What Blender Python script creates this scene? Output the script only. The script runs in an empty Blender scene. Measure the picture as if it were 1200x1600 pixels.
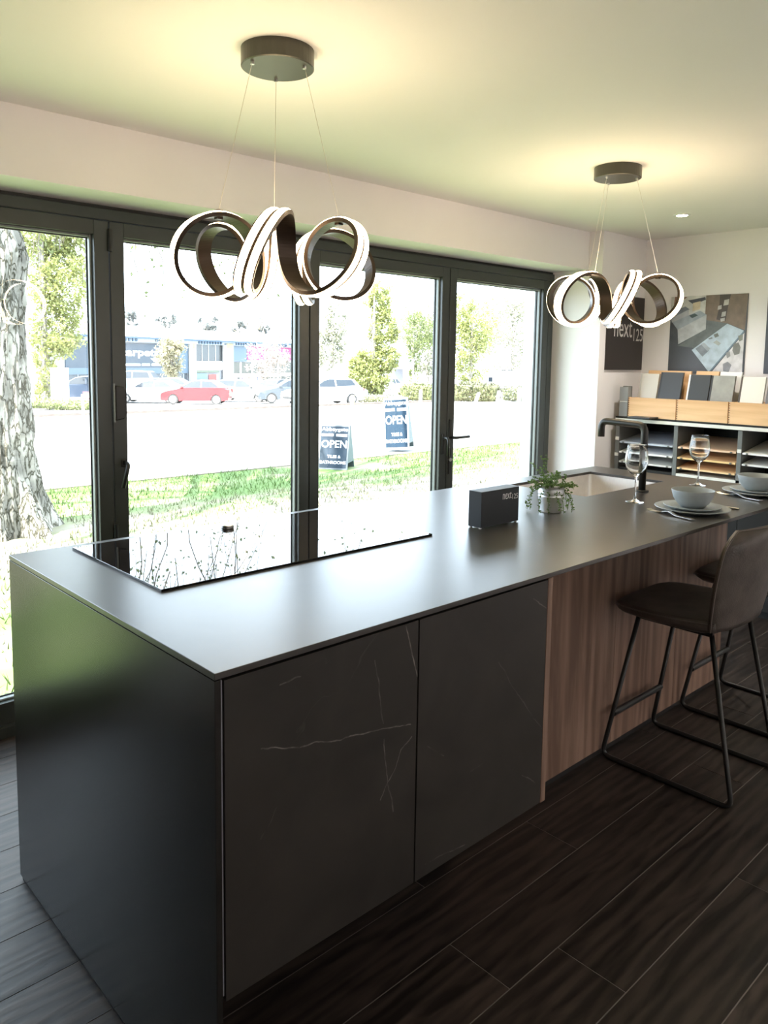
import bpy, bmesh, math, random
import numpy as np
from mathutils import Vector, Matrix, noise as mnoise

random.seed(7)
rng = np.random.default_rng(7)
scene = bpy.context.scene
COL = scene.collection
PI = math.pi

# ------------------------------------------------------------------ camera
F_PX, YAW, PITCH, ROLL = 1212.83, 0.817386, -0.103991, 0.0149102
CAM = Vector((-0.65074, -1.09789, 1.43532))
SHY = -111.43
fw = Vector((math.cos(PITCH) * math.cos(YAW), math.cos(PITCH) * math.sin(YAW), math.sin(PITCH)))
r0 = Vector((math.sin(YAW), -math.cos(YAW), 0))
u0 = r0.cross(fw)
rt = math.cos(ROLL) * r0 + math.sin(ROLL) * u0
up = -math.sin(ROLL) * r0 + math.cos(ROLL) * u0
cd = bpy.data.cameras.new('camera')
cam = bpy.data.objects.new('camera', cd)
COL.objects.link(cam)
cd.sensor_fit = 'VERTICAL'
cd.sensor_height = 24.0
cd.lens = F_PX / 1600 * 24.0
cd.shift_y = SHY / 1600
cd.clip_end = 500
cd.clip_start = 0.02
m = Matrix.Identity(4)
for i in range(3):
    m[i][0], m[i][1], m[i][2], m[i][3] = rt[i], up[i], -fw[i], CAM[i]
cam.matrix_world = m
scene.camera = cam

# ------------------------------------------------------------------ world, sun, exposure
SKY, SUN, EXPO = 2.1, 8.5, 2.35
w = bpy.data.worlds.new('sky_world')
scene.world = w
w.use_nodes = True
bg = w.node_tree.nodes['Background']
bg.inputs[0].default_value = (0.72, 0.86, 1.0, 1)
bg.inputs[1].default_value = SKY
sl = bpy.data.lights.new('sun', 'SUN')
sl.energy = SUN
sl.angle = 0.01
sl.color = (1, 0.95, 0.86)
so = bpy.data.objects.new('sun', sl)
COL.objects.link(so)
so.rotation_euler = Vector((0.50, 0.05, -0.86)).to_track_quat('-Z', 'Y').to_euler()
so.location = (-20, 0, 30)
vs = scene.view_settings
vs.view_transform = 'Standard'
vs.look = 'None'
vs.gamma = 1
vs.exposure = EXPO
vs.use_curve_mapping = False

# ------------------------------------------------------------------ measuring helpers (photo -> place)
def ray(px, py):
    return fw + rt * ((px - 600) / F_PX) - up * ((py - 800 - SHY) / F_PX)
def on_y(px, py, Y):
    d = ray(px, py); return CAM + d * ((Y - CAM.y) / d.y)
def on_z(px, py, Z):
    d = ray(px, py); return CAM + d * ((Z - CAM.z) / d.z)
LAWN_Z, SLOPE_Y, SLOPE = -0.2, 9.0, 0.0376
def gz(y):
    return LAWN_Z if y < SLOPE_Y else LAWN_Z - SLOPE * (min(y, 45) - SLOPE_Y)
def on_ground(px, py):
    d = ray(px, py)
    t = (LAWN_Z + SLOPE * (SLOPE_Y - CAM.y) - CAM.z) / (d.z + SLOPE * d.y)
    q = CAM + d * t
    if q.y < SLOPE_Y: return on_z(px, py, LAWN_Z)
    if q.y > 45: return on_z(px, py, gz(45))
    return q
def depth_at(px, py, depth):
    return CAM + ray(px, py) * depth

# ------------------------------------------------------------------ materials
MATS = {}
def new_mat(name):
    mt = bpy.data.materials.new(name); mt.use_nodes = True
    nt = mt.node_tree
    return mt, nt, nt.nodes['Principled BSDF'], nt.nodes, nt.links
def pmat(name, c, rough=0.5, metal=0.0, spec=0.5, var=0.06, scale=8.0, stretch=(1, 1, 1), bump=0.0, bscale=None, emit=None, es=0, coat=0):
    """principled material with a procedural noise tint"""
    if name in MATS: return MATS[name]
    mt, nt, b, N, L = new_mat(name)
    tc = N.new('ShaderNodeTexCoord'); mp = N.new('ShaderNodeMapping')
    mp.inputs['Scale'].default_value = stretch
    L.new(tc.outputs['Object'], mp.inputs[0])
    nz = N.new('ShaderNodeTexNoise'); nz.inputs['Scale'].default_value = scale; nz.inputs['Detail'].default_value = 5
    L.new(mp.outputs[0], nz.inputs['Vector'])
    mr = N.new('ShaderNodeMapRange'); mr.inputs['To Min'].default_value = 1 - var; mr.inputs['To Max'].default_value = 1 + var
    mr.inputs['From Min'].default_value = 0.3; mr.inputs['From Max'].default_value = 0.7
    L.new(nz.outputs['Fac'], mr.inputs['Value'])
    mx = N.new('ShaderNodeVectorMath'); mx.operation = 'SCALE'
    mx.inputs[0].default_value = c
    L.new(mr.outputs[0], mx.inputs['Scale'])
    L.new(mx.outputs[0], b.inputs['Base Color'])
    b.inputs['Roughness'].default_value = rough
    b.inputs['Metallic'].default_value = metal
    b.inputs['Specular IOR Level'].default_value = spec
    if coat: b.inputs['Coat Weight'].default_value = coat
    if bump:
        bp = N.new('ShaderNodeBump'); bp.inputs['Strength'].default_value = bump; bp.inputs['Distance'].default_value = 0.004
        n2 = N.new('ShaderNodeTexNoise'); n2.inputs['Scale'].default_value = bscale or scale * 4; n2.inputs['Detail'].default_value = 6
        L.new(mp.outputs[0], n2.inputs['Vector']); L.new(n2.outputs['Fac'], bp.inputs['Height']); L.new(bp.outputs[0], b.inputs['Normal'])
    if emit:
        b.inputs['Emission Color'].default_value = (*emit, 1); b.inputs['Emission Strength'].default_value = es
    MATS[name] = mt
    return mt
def wood_mat(name, c1, c2, axis='Z', scale=6, rough=0.5, rand=False, spec=0.4, bump=0.15, st=0.09):
    if name in MATS: return MATS[name]
    mt, nt, b, N, L = new_mat(name)
    tc = N.new('ShaderNodeTexCoord'); src = tc.outputs['Object']
    if rand:
        oi = N.new('ShaderNodeObjectInfo'); sc = N.new('ShaderNodeVectorMath'); sc.operation = 'SCALE'
        sc.inputs[0].default_value = (37, 23, 11); L.new(oi.outputs['Random'], sc.inputs['Scale'])
        ad = N.new('ShaderNodeVectorMath'); L.new(tc.outputs['Object'], ad.inputs[0]); L.new(sc.outputs[0], ad.inputs[1]); src = ad.outputs[0]
    mp = N.new('ShaderNodeMapping'); s = [scale] * 3; s['XYZ'.index(axis)] = scale * st; mp.inputs['Scale'].default_value = s
    L.new(src, mp.inputs[0])
    n1 = N.new('ShaderNodeTexNoise'); n1.inputs['Scale'].default_value = 2.2; n1.inputs['Detail'].default_value = 7; n1.inputs['Distortion'].default_value = 1.6
    L.new(mp.outputs[0], n1.inputs['Vector'])
    n2 = N.new('ShaderNodeTexNoise'); n2.inputs['Scale'].default_value = 12; n2.inputs['Detail'].default_value = 4
    L.new(mp.outputs[0], n2.inputs['Vector'])
    wv = N.new('ShaderNodeTexWave'); wv.wave_type = 'RINGS'; wv.rings_direction = axis; wv.inputs['Scale'].default_value = 1.3
    wv.inputs['Distortion'].default_value = 9; wv.inputs['Detail'].default_value = 3; L.new(mp.outputs[0], wv.inputs['Vector'])
    a = N.new('ShaderNodeMath'); a.operation = 'MULTIPLY_ADD'; a.inputs[1].default_value = 0.3; L.new(n2.outputs['Fac'], a.inputs[0])
    a2 = N.new('ShaderNodeMath'); a2.operation = 'MULTIPLY_ADD'; a2.inputs[1].default_value = 0.22
    L.new(wv.outputs['Fac'], a2.inputs[0]); L.new(n1.outputs['Fac'], a2.inputs[2]); L.new(a2.outputs[0], a.inputs[2])
    rp = N.new('ShaderNodeValToRGB'); rp.color_ramp.elements[0].position = 0.60; rp.color_ramp.elements[1].position = 0.94
    rp.color_ramp.elements[0].color = (*c1, 1); rp.color_ramp.elements[1].color = (*c2, 1)
    L.new(a.outputs[0], rp.inputs[0])
    out = rp.outputs[0]
    if rand:
        hs = N.new('ShaderNodeHueSaturation'); mr = N.new('ShaderNodeMapRange'); mr.inputs['To Min'].default_value = 0.75; mr.inputs['To Max'].default_value = 1.25
        L.new(oi.outputs['Random'], mr.inputs['Value']); L.new(mr.outputs[0], hs.inputs['Value']); L.new(out, hs.inputs['Color']); out = hs.outputs[0]
    L.new(out, b.inputs['Base Color'])
    b.inputs['Roughness'].default_value = rough; b.inputs['Specular IOR Level'].default_value = spec
    bp = N.new('ShaderNodeBump'); bp.inputs['Strength'].default_value = bump; bp.inputs['Distance'].default_value = 0.003
    L.new(a.outputs[0], bp.inputs['Height']); L.new(bp.outputs[0], b.inputs['Normal'])
    MATS[name] = mt
    return mt
VEINS = [[(0.093, 0.745), (0.179, 0.722), (0.295, 0.7), (0.366, 0.693), (0.469, 0.672)],
 [(0.45, 0.891), (0.469, 0.822), (0.486, 0.772)], [(0.365, 0.836), (0.373, 0.782), (0.389, 0.701)],
 [(0.39, 0.663), (0.404, 0.567), (0.421, 0.495)], [(0.47, 0.642), (0.444, 0.625), (0.427, 0.591), (0.404, 0.567), (0.386, 0.535)],
 [(0.132, 0.855), (0.178, 0.856)], [(0.761, 0.729), (0.842, 0.624), (0.945, 0.505)], [(0.889, 0.856), (0.945, 0.822)],
 [(0.524, 0.333), (0.583, 0.328), (0.655, 0.319)], [(0.093, 0.578), (0.125, 0.621)], [(0.868, 0.411), (0.924, 0.37)],
 [(0.669, 0.492), (0.711, 0.495)], [(0.521, 0.605), (0.575, 0.565)]]
VGAIN = [0.6, 0.85, 0.3, 0.4, 0.5, 0.4, 0.18, 0.45, 0.35, 0.2, 0.3, 0.15, 0.2]
def stone_mat(name, rough, veins, spec=0.5, k=1.0):
    mt, nt, b, N, L = new_mat(name)
    tc = N.new('ShaderNodeNewGeometry'); P = tc.outputs['Position']
    def noise(scale, detail, vec=P, dist=0.0):
        n = N.new('ShaderNodeTexNoise'); n.inputs['Scale'].default_value = scale; n.inputs['Detail'].default_value = detail
        n.inputs['Distortion'].default_value = dist; L.new(vec, n.inputs['Vector']); return n
    n1 = noise(5, 6, dist=0.6)
    rp = N.new('ShaderNodeValToRGB'); rp.color_ramp.elements[0].position = 0.32; rp.color_ramp.elements[1].position = 0.72
    rp.color_ramp.elements[0].color = (0.019 * k, 0.0165 * k, 0.0145 * k, 1); rp.color_ramp.elements[1].color = (0.035 * k, 0.0305 * k, 0.0265 * k, 1)
    L.new(n1.outputs['Fac'], rp.inputs[0])
    col = rp.outputs[0]
    # hairline veins: thin level set of a stretched noise, broken up by a second noise
    nz = noise(1.7, 4, dist=1.2)
    sb = N.new('ShaderNodeMath'); sb.operation = 'SUBTRACT'; sb.inputs[1].default_value = 0.5; L.new(nz.outputs['Fac'], sb.inputs[0])
    ab = N.new('ShaderNodeMath'); ab.operation = 'ABSOLUTE'; L.new(sb.outputs[0], ab.inputs[0])
    mr = N.new('ShaderNodeMapRange'); mr.inputs['From Max'].default_value = 0.0035; mr.inputs['To Min'].default_value = 1; mr.inputs['To Max'].default_value = 0
    L.new(ab.outputs[0], mr.inputs['Value'])
    nb = noise(3.1, 3); mb = N.new('ShaderNodeMapRange'); mb.inputs['From Min'].default_value = 0.56; mb.inputs['From Max'].default_value = 0.75; mb.inputs['To Max'].default_value = 0.10
    L.new(nb.outputs['Fac'], mb.inputs['Value'])
    ml = N.new('ShaderNodeMath'); ml.operation = 'MULTIPLY'; L.new(mr.outputs[0], ml.inputs[0]); L.new(mb.outputs[0], ml.inputs[1])
    fac = ml.outputs[0]
    if veins:
        wn = noise(22, 3); ws = N.new('ShaderNodeVectorMath'); ws.operation = 'SUBTRACT'; ws.inputs[1].default_value = (0.5, 0.5, 0.5); L.new(wn.outputs['Color'], ws.inputs[0])
        wsc = N.new('ShaderNodeVectorMath'); wsc.operation = 'SCALE'; wsc.inputs['Scale'].default_value = 0.016; L.new(ws.outputs[0], wsc.inputs[0])
        wp = N.new('ShaderNodeVectorMath'); L.new(P, wp.inputs[0]); L.new(wsc.outputs[0], wp.inputs[1])
        fl = N.new('ShaderNodeVectorMath'); fl.operation = 'MULTIPLY'; fl.inputs[1].default_value = (1, 0, 1); L.new(wp.outputs[0], fl.inputs[0])
        br = noise(35, 4); bm_ = N.new('ShaderNodeMapRange'); bm_.inputs['From Min'].default_value = 0.32; bm_.inputs['From Max'].default_value = 0.66; L.new(br.outputs['Fac'], bm_.inputs['Value'])
        acc = None
        for v, g in zip(VEINS, VGAIN):
            for (ax, az), (bx, bz) in zip(v[:-1], v[1:]):
                dv = Vector((bx - ax, 0, bz - az)); l2 = dv.length_squared
                s = N.new('ShaderNodeVectorMath'); s.operation = 'SUBTRACT'; s.inputs[1].default_value = (ax, 0, az); L.new(fl.outputs[0], s.inputs[0])
                d = N.new('ShaderNodeVectorMath'); d.operation = 'DOT_PRODUCT'; d.inputs[1].default_value = dv / l2; L.new(s.outputs[0], d.inputs[0])
                cl = N.new('ShaderNodeClamp'); L.new(d.outputs['Value'], cl.inputs['Value'])
                sc = N.new('ShaderNodeVectorMath'); sc.operation = 'SCALE'; sc.inputs[0].default_value = dv; L.new(cl.outputs[0], sc.inputs['Scale'])
                ds = N.new('ShaderNodeVectorMath'); ds.operation = 'DISTANCE'; L.new(s.outputs[0], ds.inputs[0]); L.new(sc.outputs[0], ds.inputs[1])
                m2 = N.new('ShaderNodeMapRange'); m2.inputs['From Max'].default_value = 0.0019; m2.inputs['To Min'].default_value = g; m2.inputs['To Max'].default_value = 0
                L.new(ds.outputs['Value'], m2.inputs['Value'])
                if acc is None: acc = m2.outputs[0]
                else:
                    mm = N.new('ShaderNodeMath'); mm.operation = 'MAXIMUM'; L.new(acc, mm.inputs[0]); L.new(m2.outputs[0], mm.inputs[1]); acc = mm.outputs[0]
        mu = N.new('ShaderNodeMath'); mu.operation = 'MULTIPLY'; L.new(acc, mu.inputs[0]); L.new(bm_.outputs[0], mu.inputs[1])
        mm = N.new('ShaderNodeMath'); mm.operation = 'MAXIMUM'; L.new(mu.outputs[0], mm.inputs[0]); L.new(fac, mm.inputs[1]); fac = mm.outputs[0]
    mix = N.new('ShaderNodeMixRGB'); mix.inputs[2].default_value = (0.42, 0.38, 0.34, 1); L.new(col, mix.inputs[1]); L.new(fac, mix.inputs[0])
    L.new(mix.outputs[0], b.inputs['Base Color'])
    b.inputs['Roughness'].default_value = rough; b.inputs['Specular IOR Level'].default_value = spec
    return mt
def glass_pane_mat():
    mt, nt, b, N, L = new_mat('window_glass'); N.remove(b)
    out = N['Material Output']
    tr = N.new('ShaderNodeBsdfTransparent'); tr.inputs[0].default_value = (0.97, 0.985, 0.975, 1)
    gl = N.new('ShaderNodeBsdfGlossy'); gl.inputs['Roughness'].default_value = 0.0
    lw = N.new('ShaderNodeLayerWeight'); lw.inputs['Blend'].default_value = 0.5
    pw_ = N.new('ShaderNodeMath'); pw_.operation = 'POWER'; pw_.inputs[1].default_value = 5.0; L.new(lw.outputs['Facing'], pw_.inputs[0])
    fr = N.new('ShaderNodeMath'); fr.operation = 'MULTIPLY_ADD'; fr.inputs[1].default_value = 0.9; fr.inputs[2].default_value = 0.075; L.new(pw_.outputs[0], fr.inputs[0])
    mx = N.new('ShaderNodeMixShader'); L.new(fr.outputs[0], mx.inputs[0]); L.new(tr.outputs[0], mx.inputs[1]); L.new(gl.outputs[0], mx.inputs[2])
    L.new(mx.outputs[0], out.inputs[0])
    return mt
def clear_glass_mat():
    mt, nt, b, N, L = new_mat('drinking_glass')
    b.inputs['Base Color'].default_value = (1, 1, 1, 1); b.inputs['Roughness'].default_value = 0.0
    b.inputs['Transmission Weight'].default_value = 1.0; b.inputs['IOR'].default_value = 1.45
    return mt
def leaf_mat(name, c, tl=0.35, var=0.35):
    if name in MATS: return MATS[name]
    mt, nt, b, N, L = new_mat(name)
    out = N['Material Output']
    tc = N.new('ShaderNodeTexCoord'); nz = N.new('ShaderNodeTexNoise'); nz.inputs['Scale'].default_value = 2.5; nz.inputs['Detail'].default_value = 8
    L.new(tc.outputs['Object'], nz.inputs['Vector'])
    mr = N.new('ShaderNodeMapRange'); mr.inputs['From Min'].default_value = 0.3; mr.inputs['From Max'].default_value = 0.7
    mr.inputs['To Min'].default_value = 1 - var; mr.inputs['To Max'].default_value = 1 + var; L.new(nz.outputs['Fac'], mr.inputs['Value'])
    sc = N.new('ShaderNodeVectorMath'); sc.operation = 'SCALE'; sc.inputs[0].default_value = c; L.new(mr.outputs[0], sc.inputs['Scale'])
    L.new(sc.outputs[0], b.inputs['Base Color']); b.inputs['Roughness'].default_value = 0.55
    t = N.new('ShaderNodeBsdfTranslucent'); L.new(sc.outputs[0], t.inputs[0])
    mx = N.new('ShaderNodeMixShader'); mx.inputs[0].default_value = tl
    L.new(b.outputs[0], mx.inputs[1]); L.new(t.outputs[0], mx.inputs[2]); L.new(mx.outputs[0], out.inputs[0])
    MATS[name] = mt
    return mt
def ramp_mat(name, cols, scale, rough=0.9, detail=8, stretch=(1, 1, 1), bump=0.0):
    if name in MATS: return MATS[name]
    mt, nt, b, N, L = new_mat(name)
    tc = N.new('ShaderNodeTexCoord'); mp = N.new('ShaderNodeMapping'); mp.inputs['Scale'].default_value = stretch; L.new(tc.outputs['Object'], mp.inputs[0])
    nz = N.new('ShaderNodeTexNoise'); nz.inputs['Scale'].default_value = scale; nz.inputs['Detail'].default_value = detail; L.new(mp.outputs[0], nz.inputs['Vector'])
    rp = N.new('ShaderNodeValToRGB'); e = rp.color_ramp.elements
    while len(e) < len(cols): e.new(0.5)
    for i, c in enumerate(cols):
        e[i].position = 0.32 + 0.36 * i / (len(cols) - 1); e[i].color = (*c, 1)
    L.new(nz.outputs['Fac'], rp.inputs[0]); L.new(rp.outputs[0], b.inputs['Base Color']); b.inputs['Roughness'].default_value = rough
    b.inputs['Specular IOR Level'].default_value = 0.2
    if bump:
        bp = N.new('ShaderNodeBump'); bp.inputs['Strength'].default_value = bump; bp.inputs['Distance'].default_value = 0.03
        L.new(nz.outputs['Fac'], bp.inputs['Height']); L.new(bp.outputs[0], b.inputs['Normal'])
    MATS[name] = mt
    return mt

PAINT = pmat('wall_paint', (0.87, 0.845, 0.845), 0.8, spec=0.25, var=0.012, scale=3)
CEILP = pmat('ceiling_paint', (0.88, 0.865, 0.83), 0.85, spec=0.2, var=0.01, scale=2)
ALU = pmat('anthracite_aluminium', (0.040, 0.046, 0.045), 0.34, spec=0.5, var=0.05, scale=30)
ALUD = pmat('black_gasket', (0.010, 0.011, 0.011), 0.5, var=0.05)
BEAD = pmat('glazing_bead', (0.22, 0.245, 0.25), 0.25, spec=0.6, var=0.04)
GLASS = glass_pane_mat()
BLACK = pmat('satin_black_metal', (0.012, 0.012, 0.012), 0.38, spec=0.5, var=0.1)
STEEL = pmat('brushed_steel', (0.80, 0.77, 0.74), 0.45, metal=1.0, var=0.05, scale=40, stretch=(1, 12, 1))
CHROME = pmat('polished_steel', (0.82, 0.81, 0.80), 0.32, metal=1.0, var=0.03)
STONE_SHADED = stone_mat('shaded_dark_stone', 0.24, False, 0.4, 0.4)  # same stone as the fronts, darkened: end panel's shade is in the colour
STONEV = stone_mat('veined_dark_stone', 0.42, True, 0.35)
TOPM = stone_mat('worktop_stone', 0.32, False, 0.85)
HOBM = pmat('black_ceramic_glass', (0.006, 0.006, 0.008), 0.015, spec=0.45, var=0.02)
WALNUT = wood_mat('brown_oak_veneer', (0.15, 0.088, 0.062), (0.28, 0.180, 0.132), 'Z', 5, 0.5)
PLANKM = wood_mat('smoked_oak_plank', (0.0095, 0.0066, 0.0055), (0.046, 0.033, 0.027), 'X', 7, 0.42, True, 0.4, 0.35, 0.16)
BEECH = wood_mat('pale_beech', (0.62, 0.36, 0.17), (0.80, 0.52, 0.28), 'Y', 3, 0.45)

# ------------------------------------------------------------------ mesh helpers
def tag(o, label=None, cat=None, group=None, kind=None):
    if label: o['label'] = label
    if cat: o['category'] = cat
    if group: o['group'] = group
    if kind: o['kind'] = kind
    return o
def thing(name, label, cat, loc=(0, 0, 0), rotz=0, group=None, kind=None):
    o = bpy.data.objects.new(name, None); COL.objects.link(o)
    o.empty_display_size = 0.05
    o.location = loc; o.rotation_euler = (0, 0, rotz)
    return tag(o, label, cat, group, kind)
def wloc(p):
    v = Vector((0, 0, 0))
    while p is not None:
        v += Vector(p.location); p = p.parent
    return v
def obj(name, bm, mat, parent=None, world=False, smooth=False, bevel=0.0, segs=2, origin=None):
    """bm -> one mesh object; world=True: coordinates are world, shifted into the parent's frame"""
    if world and parent is not None: bmesh.ops.translate(bm, verts=bm.verts, vec=-wloc(parent))
    if origin is not None: bmesh.ops.translate(bm, verts=bm.verts, vec=-Vector(origin))
    me = bpy.data.meshes.new(name)
    bmesh.ops.recalc_face_normals(bm, faces=bm.faces)
    bm.to_mesh(me); bm.free()
    mats = mat if isinstance(mat, (list, tuple)) else [mat]
    for x in mats: me.materials.append(x)
    if smooth: me.polygons.foreach_set('use_smooth', [True] * len(me.polygons))
    o = bpy.data.objects.new(name, me); COL.objects.link(o)
    if origin is not None: o.location = origin
    if parent is not None: o.parent = parent
    if bevel:
        b = o.modifiers.new('bevel', 'BEVEL'); b.width = bevel; b.segments = segs; b.limit_method = 'ANGLE'; b.angle_limit = 0.6
    return o
def NB(): return bmesh.new()
def box(bm, x0, x1, y0, y1, z0, z1):
    v = [bm.verts.new((x, y, z)) for z in (z0, z1) for y in (y0, y1) for x in (x0, x1)]
    for f in ((0, 2, 3, 1), (4, 5, 7, 6), (0, 1, 5, 4), (2, 6, 7, 3), (0, 4, 6, 2), (1, 3, 7, 5)):
        bm.faces.new([v[i] for i in f])
    return bm
def hexa(bm, pts):
    v = [bm.verts.new(p) for p in pts]
    for f in ((0, 2, 3, 1), (4, 5, 7, 6), (0, 1, 5, 4), (2, 6, 7, 3), (0, 4, 6, 2), (1, 3, 7, 5)):
        bm.faces.new([v[i] for i in f])
    return bm
def bbox(*a): return box(NB(), *a)
def prism(bm, poly, fn, d0, d1):
    """poly: 2D points; fn(u,v,d)->3D"""
    a = [bm.verts.new(fn(u, v, d0)) for u, v in poly]; b = [bm.verts.new(fn(u, v, d1)) for u, v in poly]
    n = len(poly)
    bm.faces.new(a[::-1]); bm.faces.new(b)
    for i in range(n): bm.faces.new((a[i], a[(i + 1) % n], b[(i + 1) % n], b[i]))
    return bm
def lathe(bm, prof, n=32, c=(0, 0, 0)):
    rings = []
    for r, z in prof:
        if r < 1e-5: rings.append([bm.verts.new((c[0], c[1], c[2] + z))])
        else: rings.append([bm.verts.new((c[0] + r * math.cos(2 * PI * i / n), c[1] + r * math.sin(2 * PI * i / n), c[2] + z)) for i in range(n)])
    for a, b in zip(rings[:-1], rings[1:]):
        for i in range(n):
            j = (i + 1) % n
            if len(a) == 1 and len(b) == 1: continue
            if len(a) == 1: bm.faces.new((a[0], b[j], b[i]))
            elif len(b) == 1: bm.faces.new((a[i], a[j], b[0]))
            else: bm.faces.new((a[i], a[j], b[j], b[i]))
    return bm
def cyl(bm, c, r, z0, z1, n=24):
    return lathe(bm, [(0, z0), (r, z0), (r, z1), (0, z1)], n, (c[0], c[1], 0))
def tube(bm, pts, rad, n=8, closed=False):
    pts = [Vector(p) for p in pts]; N_ = len(pts)
    T = []
    for i in range(N_):
        a = pts[(i - 1) % N_] if (closed or i > 0) else pts[i]
        b = pts[(i + 1) % N_] if (closed or i < N_ - 1) else pts[i]
        T.append((b - a).normalized())
    nrm = T[0].orthogonal().normalized(); rings = []
    for i in range(N_):
        if i > 0:
            ax = T[i - 1].cross(T[i])
            if ax.length > 1e-7: nrm = Matrix.Rotation(T[i - 1].angle(T[i]), 3, ax.normalized()) @ nrm
        b = T[i].cross(nrm)
        r = rad[i] if isinstance(rad, (list, tuple)) else rad
        rings.append([bm.verts.new(pts[i] + (nrm * math.cos(2 * PI * k / n) + b * math.sin(2 * PI * k / n)) * r) for k in range(n)])
    for i in range(N_ if closed else N_ - 1):
        a, b = rings[i], rings[(i + 1) % N_]
        for k in range(n): bm.faces.new((a[k], a[(k + 1) % n], b[(k + 1) % n], b[k]))
    if not closed: bm.faces.new(rings[0][::-1]); bm.faces.new(rings[-1])
    return bm
def fillet(pts, r, k=6):
    """round the corners of a polyline"""
    pts = [Vector(p) for p in pts]; out = [pts[0]]
    for a, b, c in zip(pts[:-2], pts[1:-1], pts[2:]):
        d1 = (a - b).normalized(); d2 = (c - b).normalized(); rr = min(r, (a - b).length * 0.45, (c - b).length * 0.45)
        p, q = b + d1 * rr, b + d2 * rr
        for i in range(k + 1):
            t = i / k; out.append(p * (1 - t) ** 2 + b * 2 * t * (1 - t) + q * t * t)
    return out + [pts[-1]]
def mesh_obj(name, verts, faces, mat, parent=None, loc=None, smooth=False):
    me = bpy.data.meshes.new(name); me.from_pydata(verts, [], faces); me.materials.append(mat)
    if smooth: me.polygons.foreach_set('use_smooth', [True] * len(me.polygons))
    o = bpy.data.objects.new(name, me); COL.objects.link(o)
    if parent is not None: o.parent = parent
    if loc is not None: o.location = loc
    return o
def copy_tree(o, parent=None):
    c = o.copy(); COL.objects.link(c); c.parent = parent
    for ch in list(o.children): copy_tree(ch, c)
    return c
def lettering(text, right, upv, origin, w, h, mat, parent, name='lettering', bold=0.0, depth=0.001, spacing=1.0):
    """text mesh fitted into w x h; origin = lower-left corner (in the parent's frame)"""
    cu = bpy.data.curves.new('t', 'FONT'); cu.body = text; cu.size = 1; cu.offset = bold; cu.space_character = spacing; cu.resolution_u = 4
    to = bpy.data.objects.new('t', cu); COL.objects.link(to)
    dg = bpy.context.evaluated_depsgraph_get(); dg.update()
    me = bpy.data.meshes.new_from_object(to.evaluated_get(dg))
    bpy.data.objects.remove(to)
    me.name = name
    co = np.empty(len(me.vertices) * 3); me.vertices.foreach_get('co', co); co = co.reshape(-1, 3)
    mn, mxx = co.min(0), co.max(0)
    R_, U_ = Vector(right).normalized(), Vector(upv).normalized(); O_ = Vector(origin); nn = R_.cross(U_)
    u = (co[:, 0] - mn[0]) / (mxx[0] - mn[0]) * w; v = (co[:, 1] - mn[1]) / (mxx[1] - mn[1]) * h
    new = np.outer(u, R_) + np.outer(v, U_) + np.array(O_ + nn * depth)
    me.vertices.foreach_set('co', new.ravel()); me.update()
    me.materials.clear(); me.materials.append(mat)
    o = bpy.data.objects.new(name, me); COL.objects.link(o); o.parent = parent
    return o

# ================================================================== ROOM SHELL
ZC = 2.25
XL, XB, YR = -2.6, 4.22, -3.3          # left wall, back wall (far end), wall behind the viewer
YB, YF = 1.665, 1.90                   # bulkhead face, door frame inner face
XP, YP = 3.686, 1.565                  # pier corner
def struct(name, bm, mat, **k): return tag(obj(name, bm, mat, **k), kind='structure')
fl = struct('floor', bbox(XL - .2, XB + .2, YR - .2, 2.05, -0.25, -0.0012), pmat('floor_joint_glint', (0.20, 0.175, 0.16), 0.6))  # pale joint colour stands in for light glinting on plank bevels
pw, gap = 0.1855, 0.0030
plank_me = {}
def plank(x0, x1, y0):
    x0, x1 = max(x0, XL), min(x1, XB)
    if x1 - x0 < 0.03: return
    y1 = min(y0 + pw, 2.0)
    if y1 - y0 < 0.03: return
    key = (round(x1 - x0, 3), round(y1 - y0, 3))
    if key not in plank_me:
        hx, hy = (x1 - x0 - gap) / 2, (y1 - y0 - gap) / 2
        bm = bbox(-hx, hx, -hy, hy, -0.0012, 0)
        me = bpy.data.meshes.new('plank'); bmesh.ops.recalc_face_normals(bm, faces=bm.faces); bm.to_mesh(me); bm.free(); me.materials.append(PLANKM)
        plank_me[key] = me
    o = bpy.data.objects.new('plank', plank_me[key]); COL.objects.link(o); o.parent = fl
    o.location = ((x0 + x1) / 2, (y0 + y1) / 2, 0)
joints = {0: 1.263, -1: 0.70, -2: 0.89}
row = -24
while 0.0765 + row * pw < 2.0:
    y0 = 0.0765 + row * pw
    if y0 > YR - pw:
        j = joints.get(row, ((row * 0.618) % 1.0) * 1.3)
        x = j - 1.3 * math.ceil((j - XL) / 1.3)
        while x < XB: plank(x, x + 1.3, y0); x += 1.3
    row += 1
struct('ceiling', bbox(XL - .2, XB + .2, YR - .2, 2.15, ZC, ZC + 0.2), CEILP)
struct('wall_back', bbox(XB, XB + .2, YR, 2.15, 0, ZC), PAINT)
struct('wall_left', bbox(XL - .2, XL, YR, 2.15, 0, ZC), pmat('bounce_cutting_wall', (.07, .068, .066), .7))  # unseen wall, made dark to keep bounce light off the end panel
struct('wall_rear', bbox(XL - .2, XB + .2, YR - .2, YR, 0, ZC), PAINT)
XD0 = -0.86
struct('wall_pier', bbox(XP, XB, YP, 2.15, 0, ZC), PAINT)
struct('wall_pier', bbox(XL, XD0, YP, 2.15, 0, ZC), PAINT)
struct('wall_bulkhead', bbox(XD0, XP, YB, 2.15, 2.018, ZC), PAINT)
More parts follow.
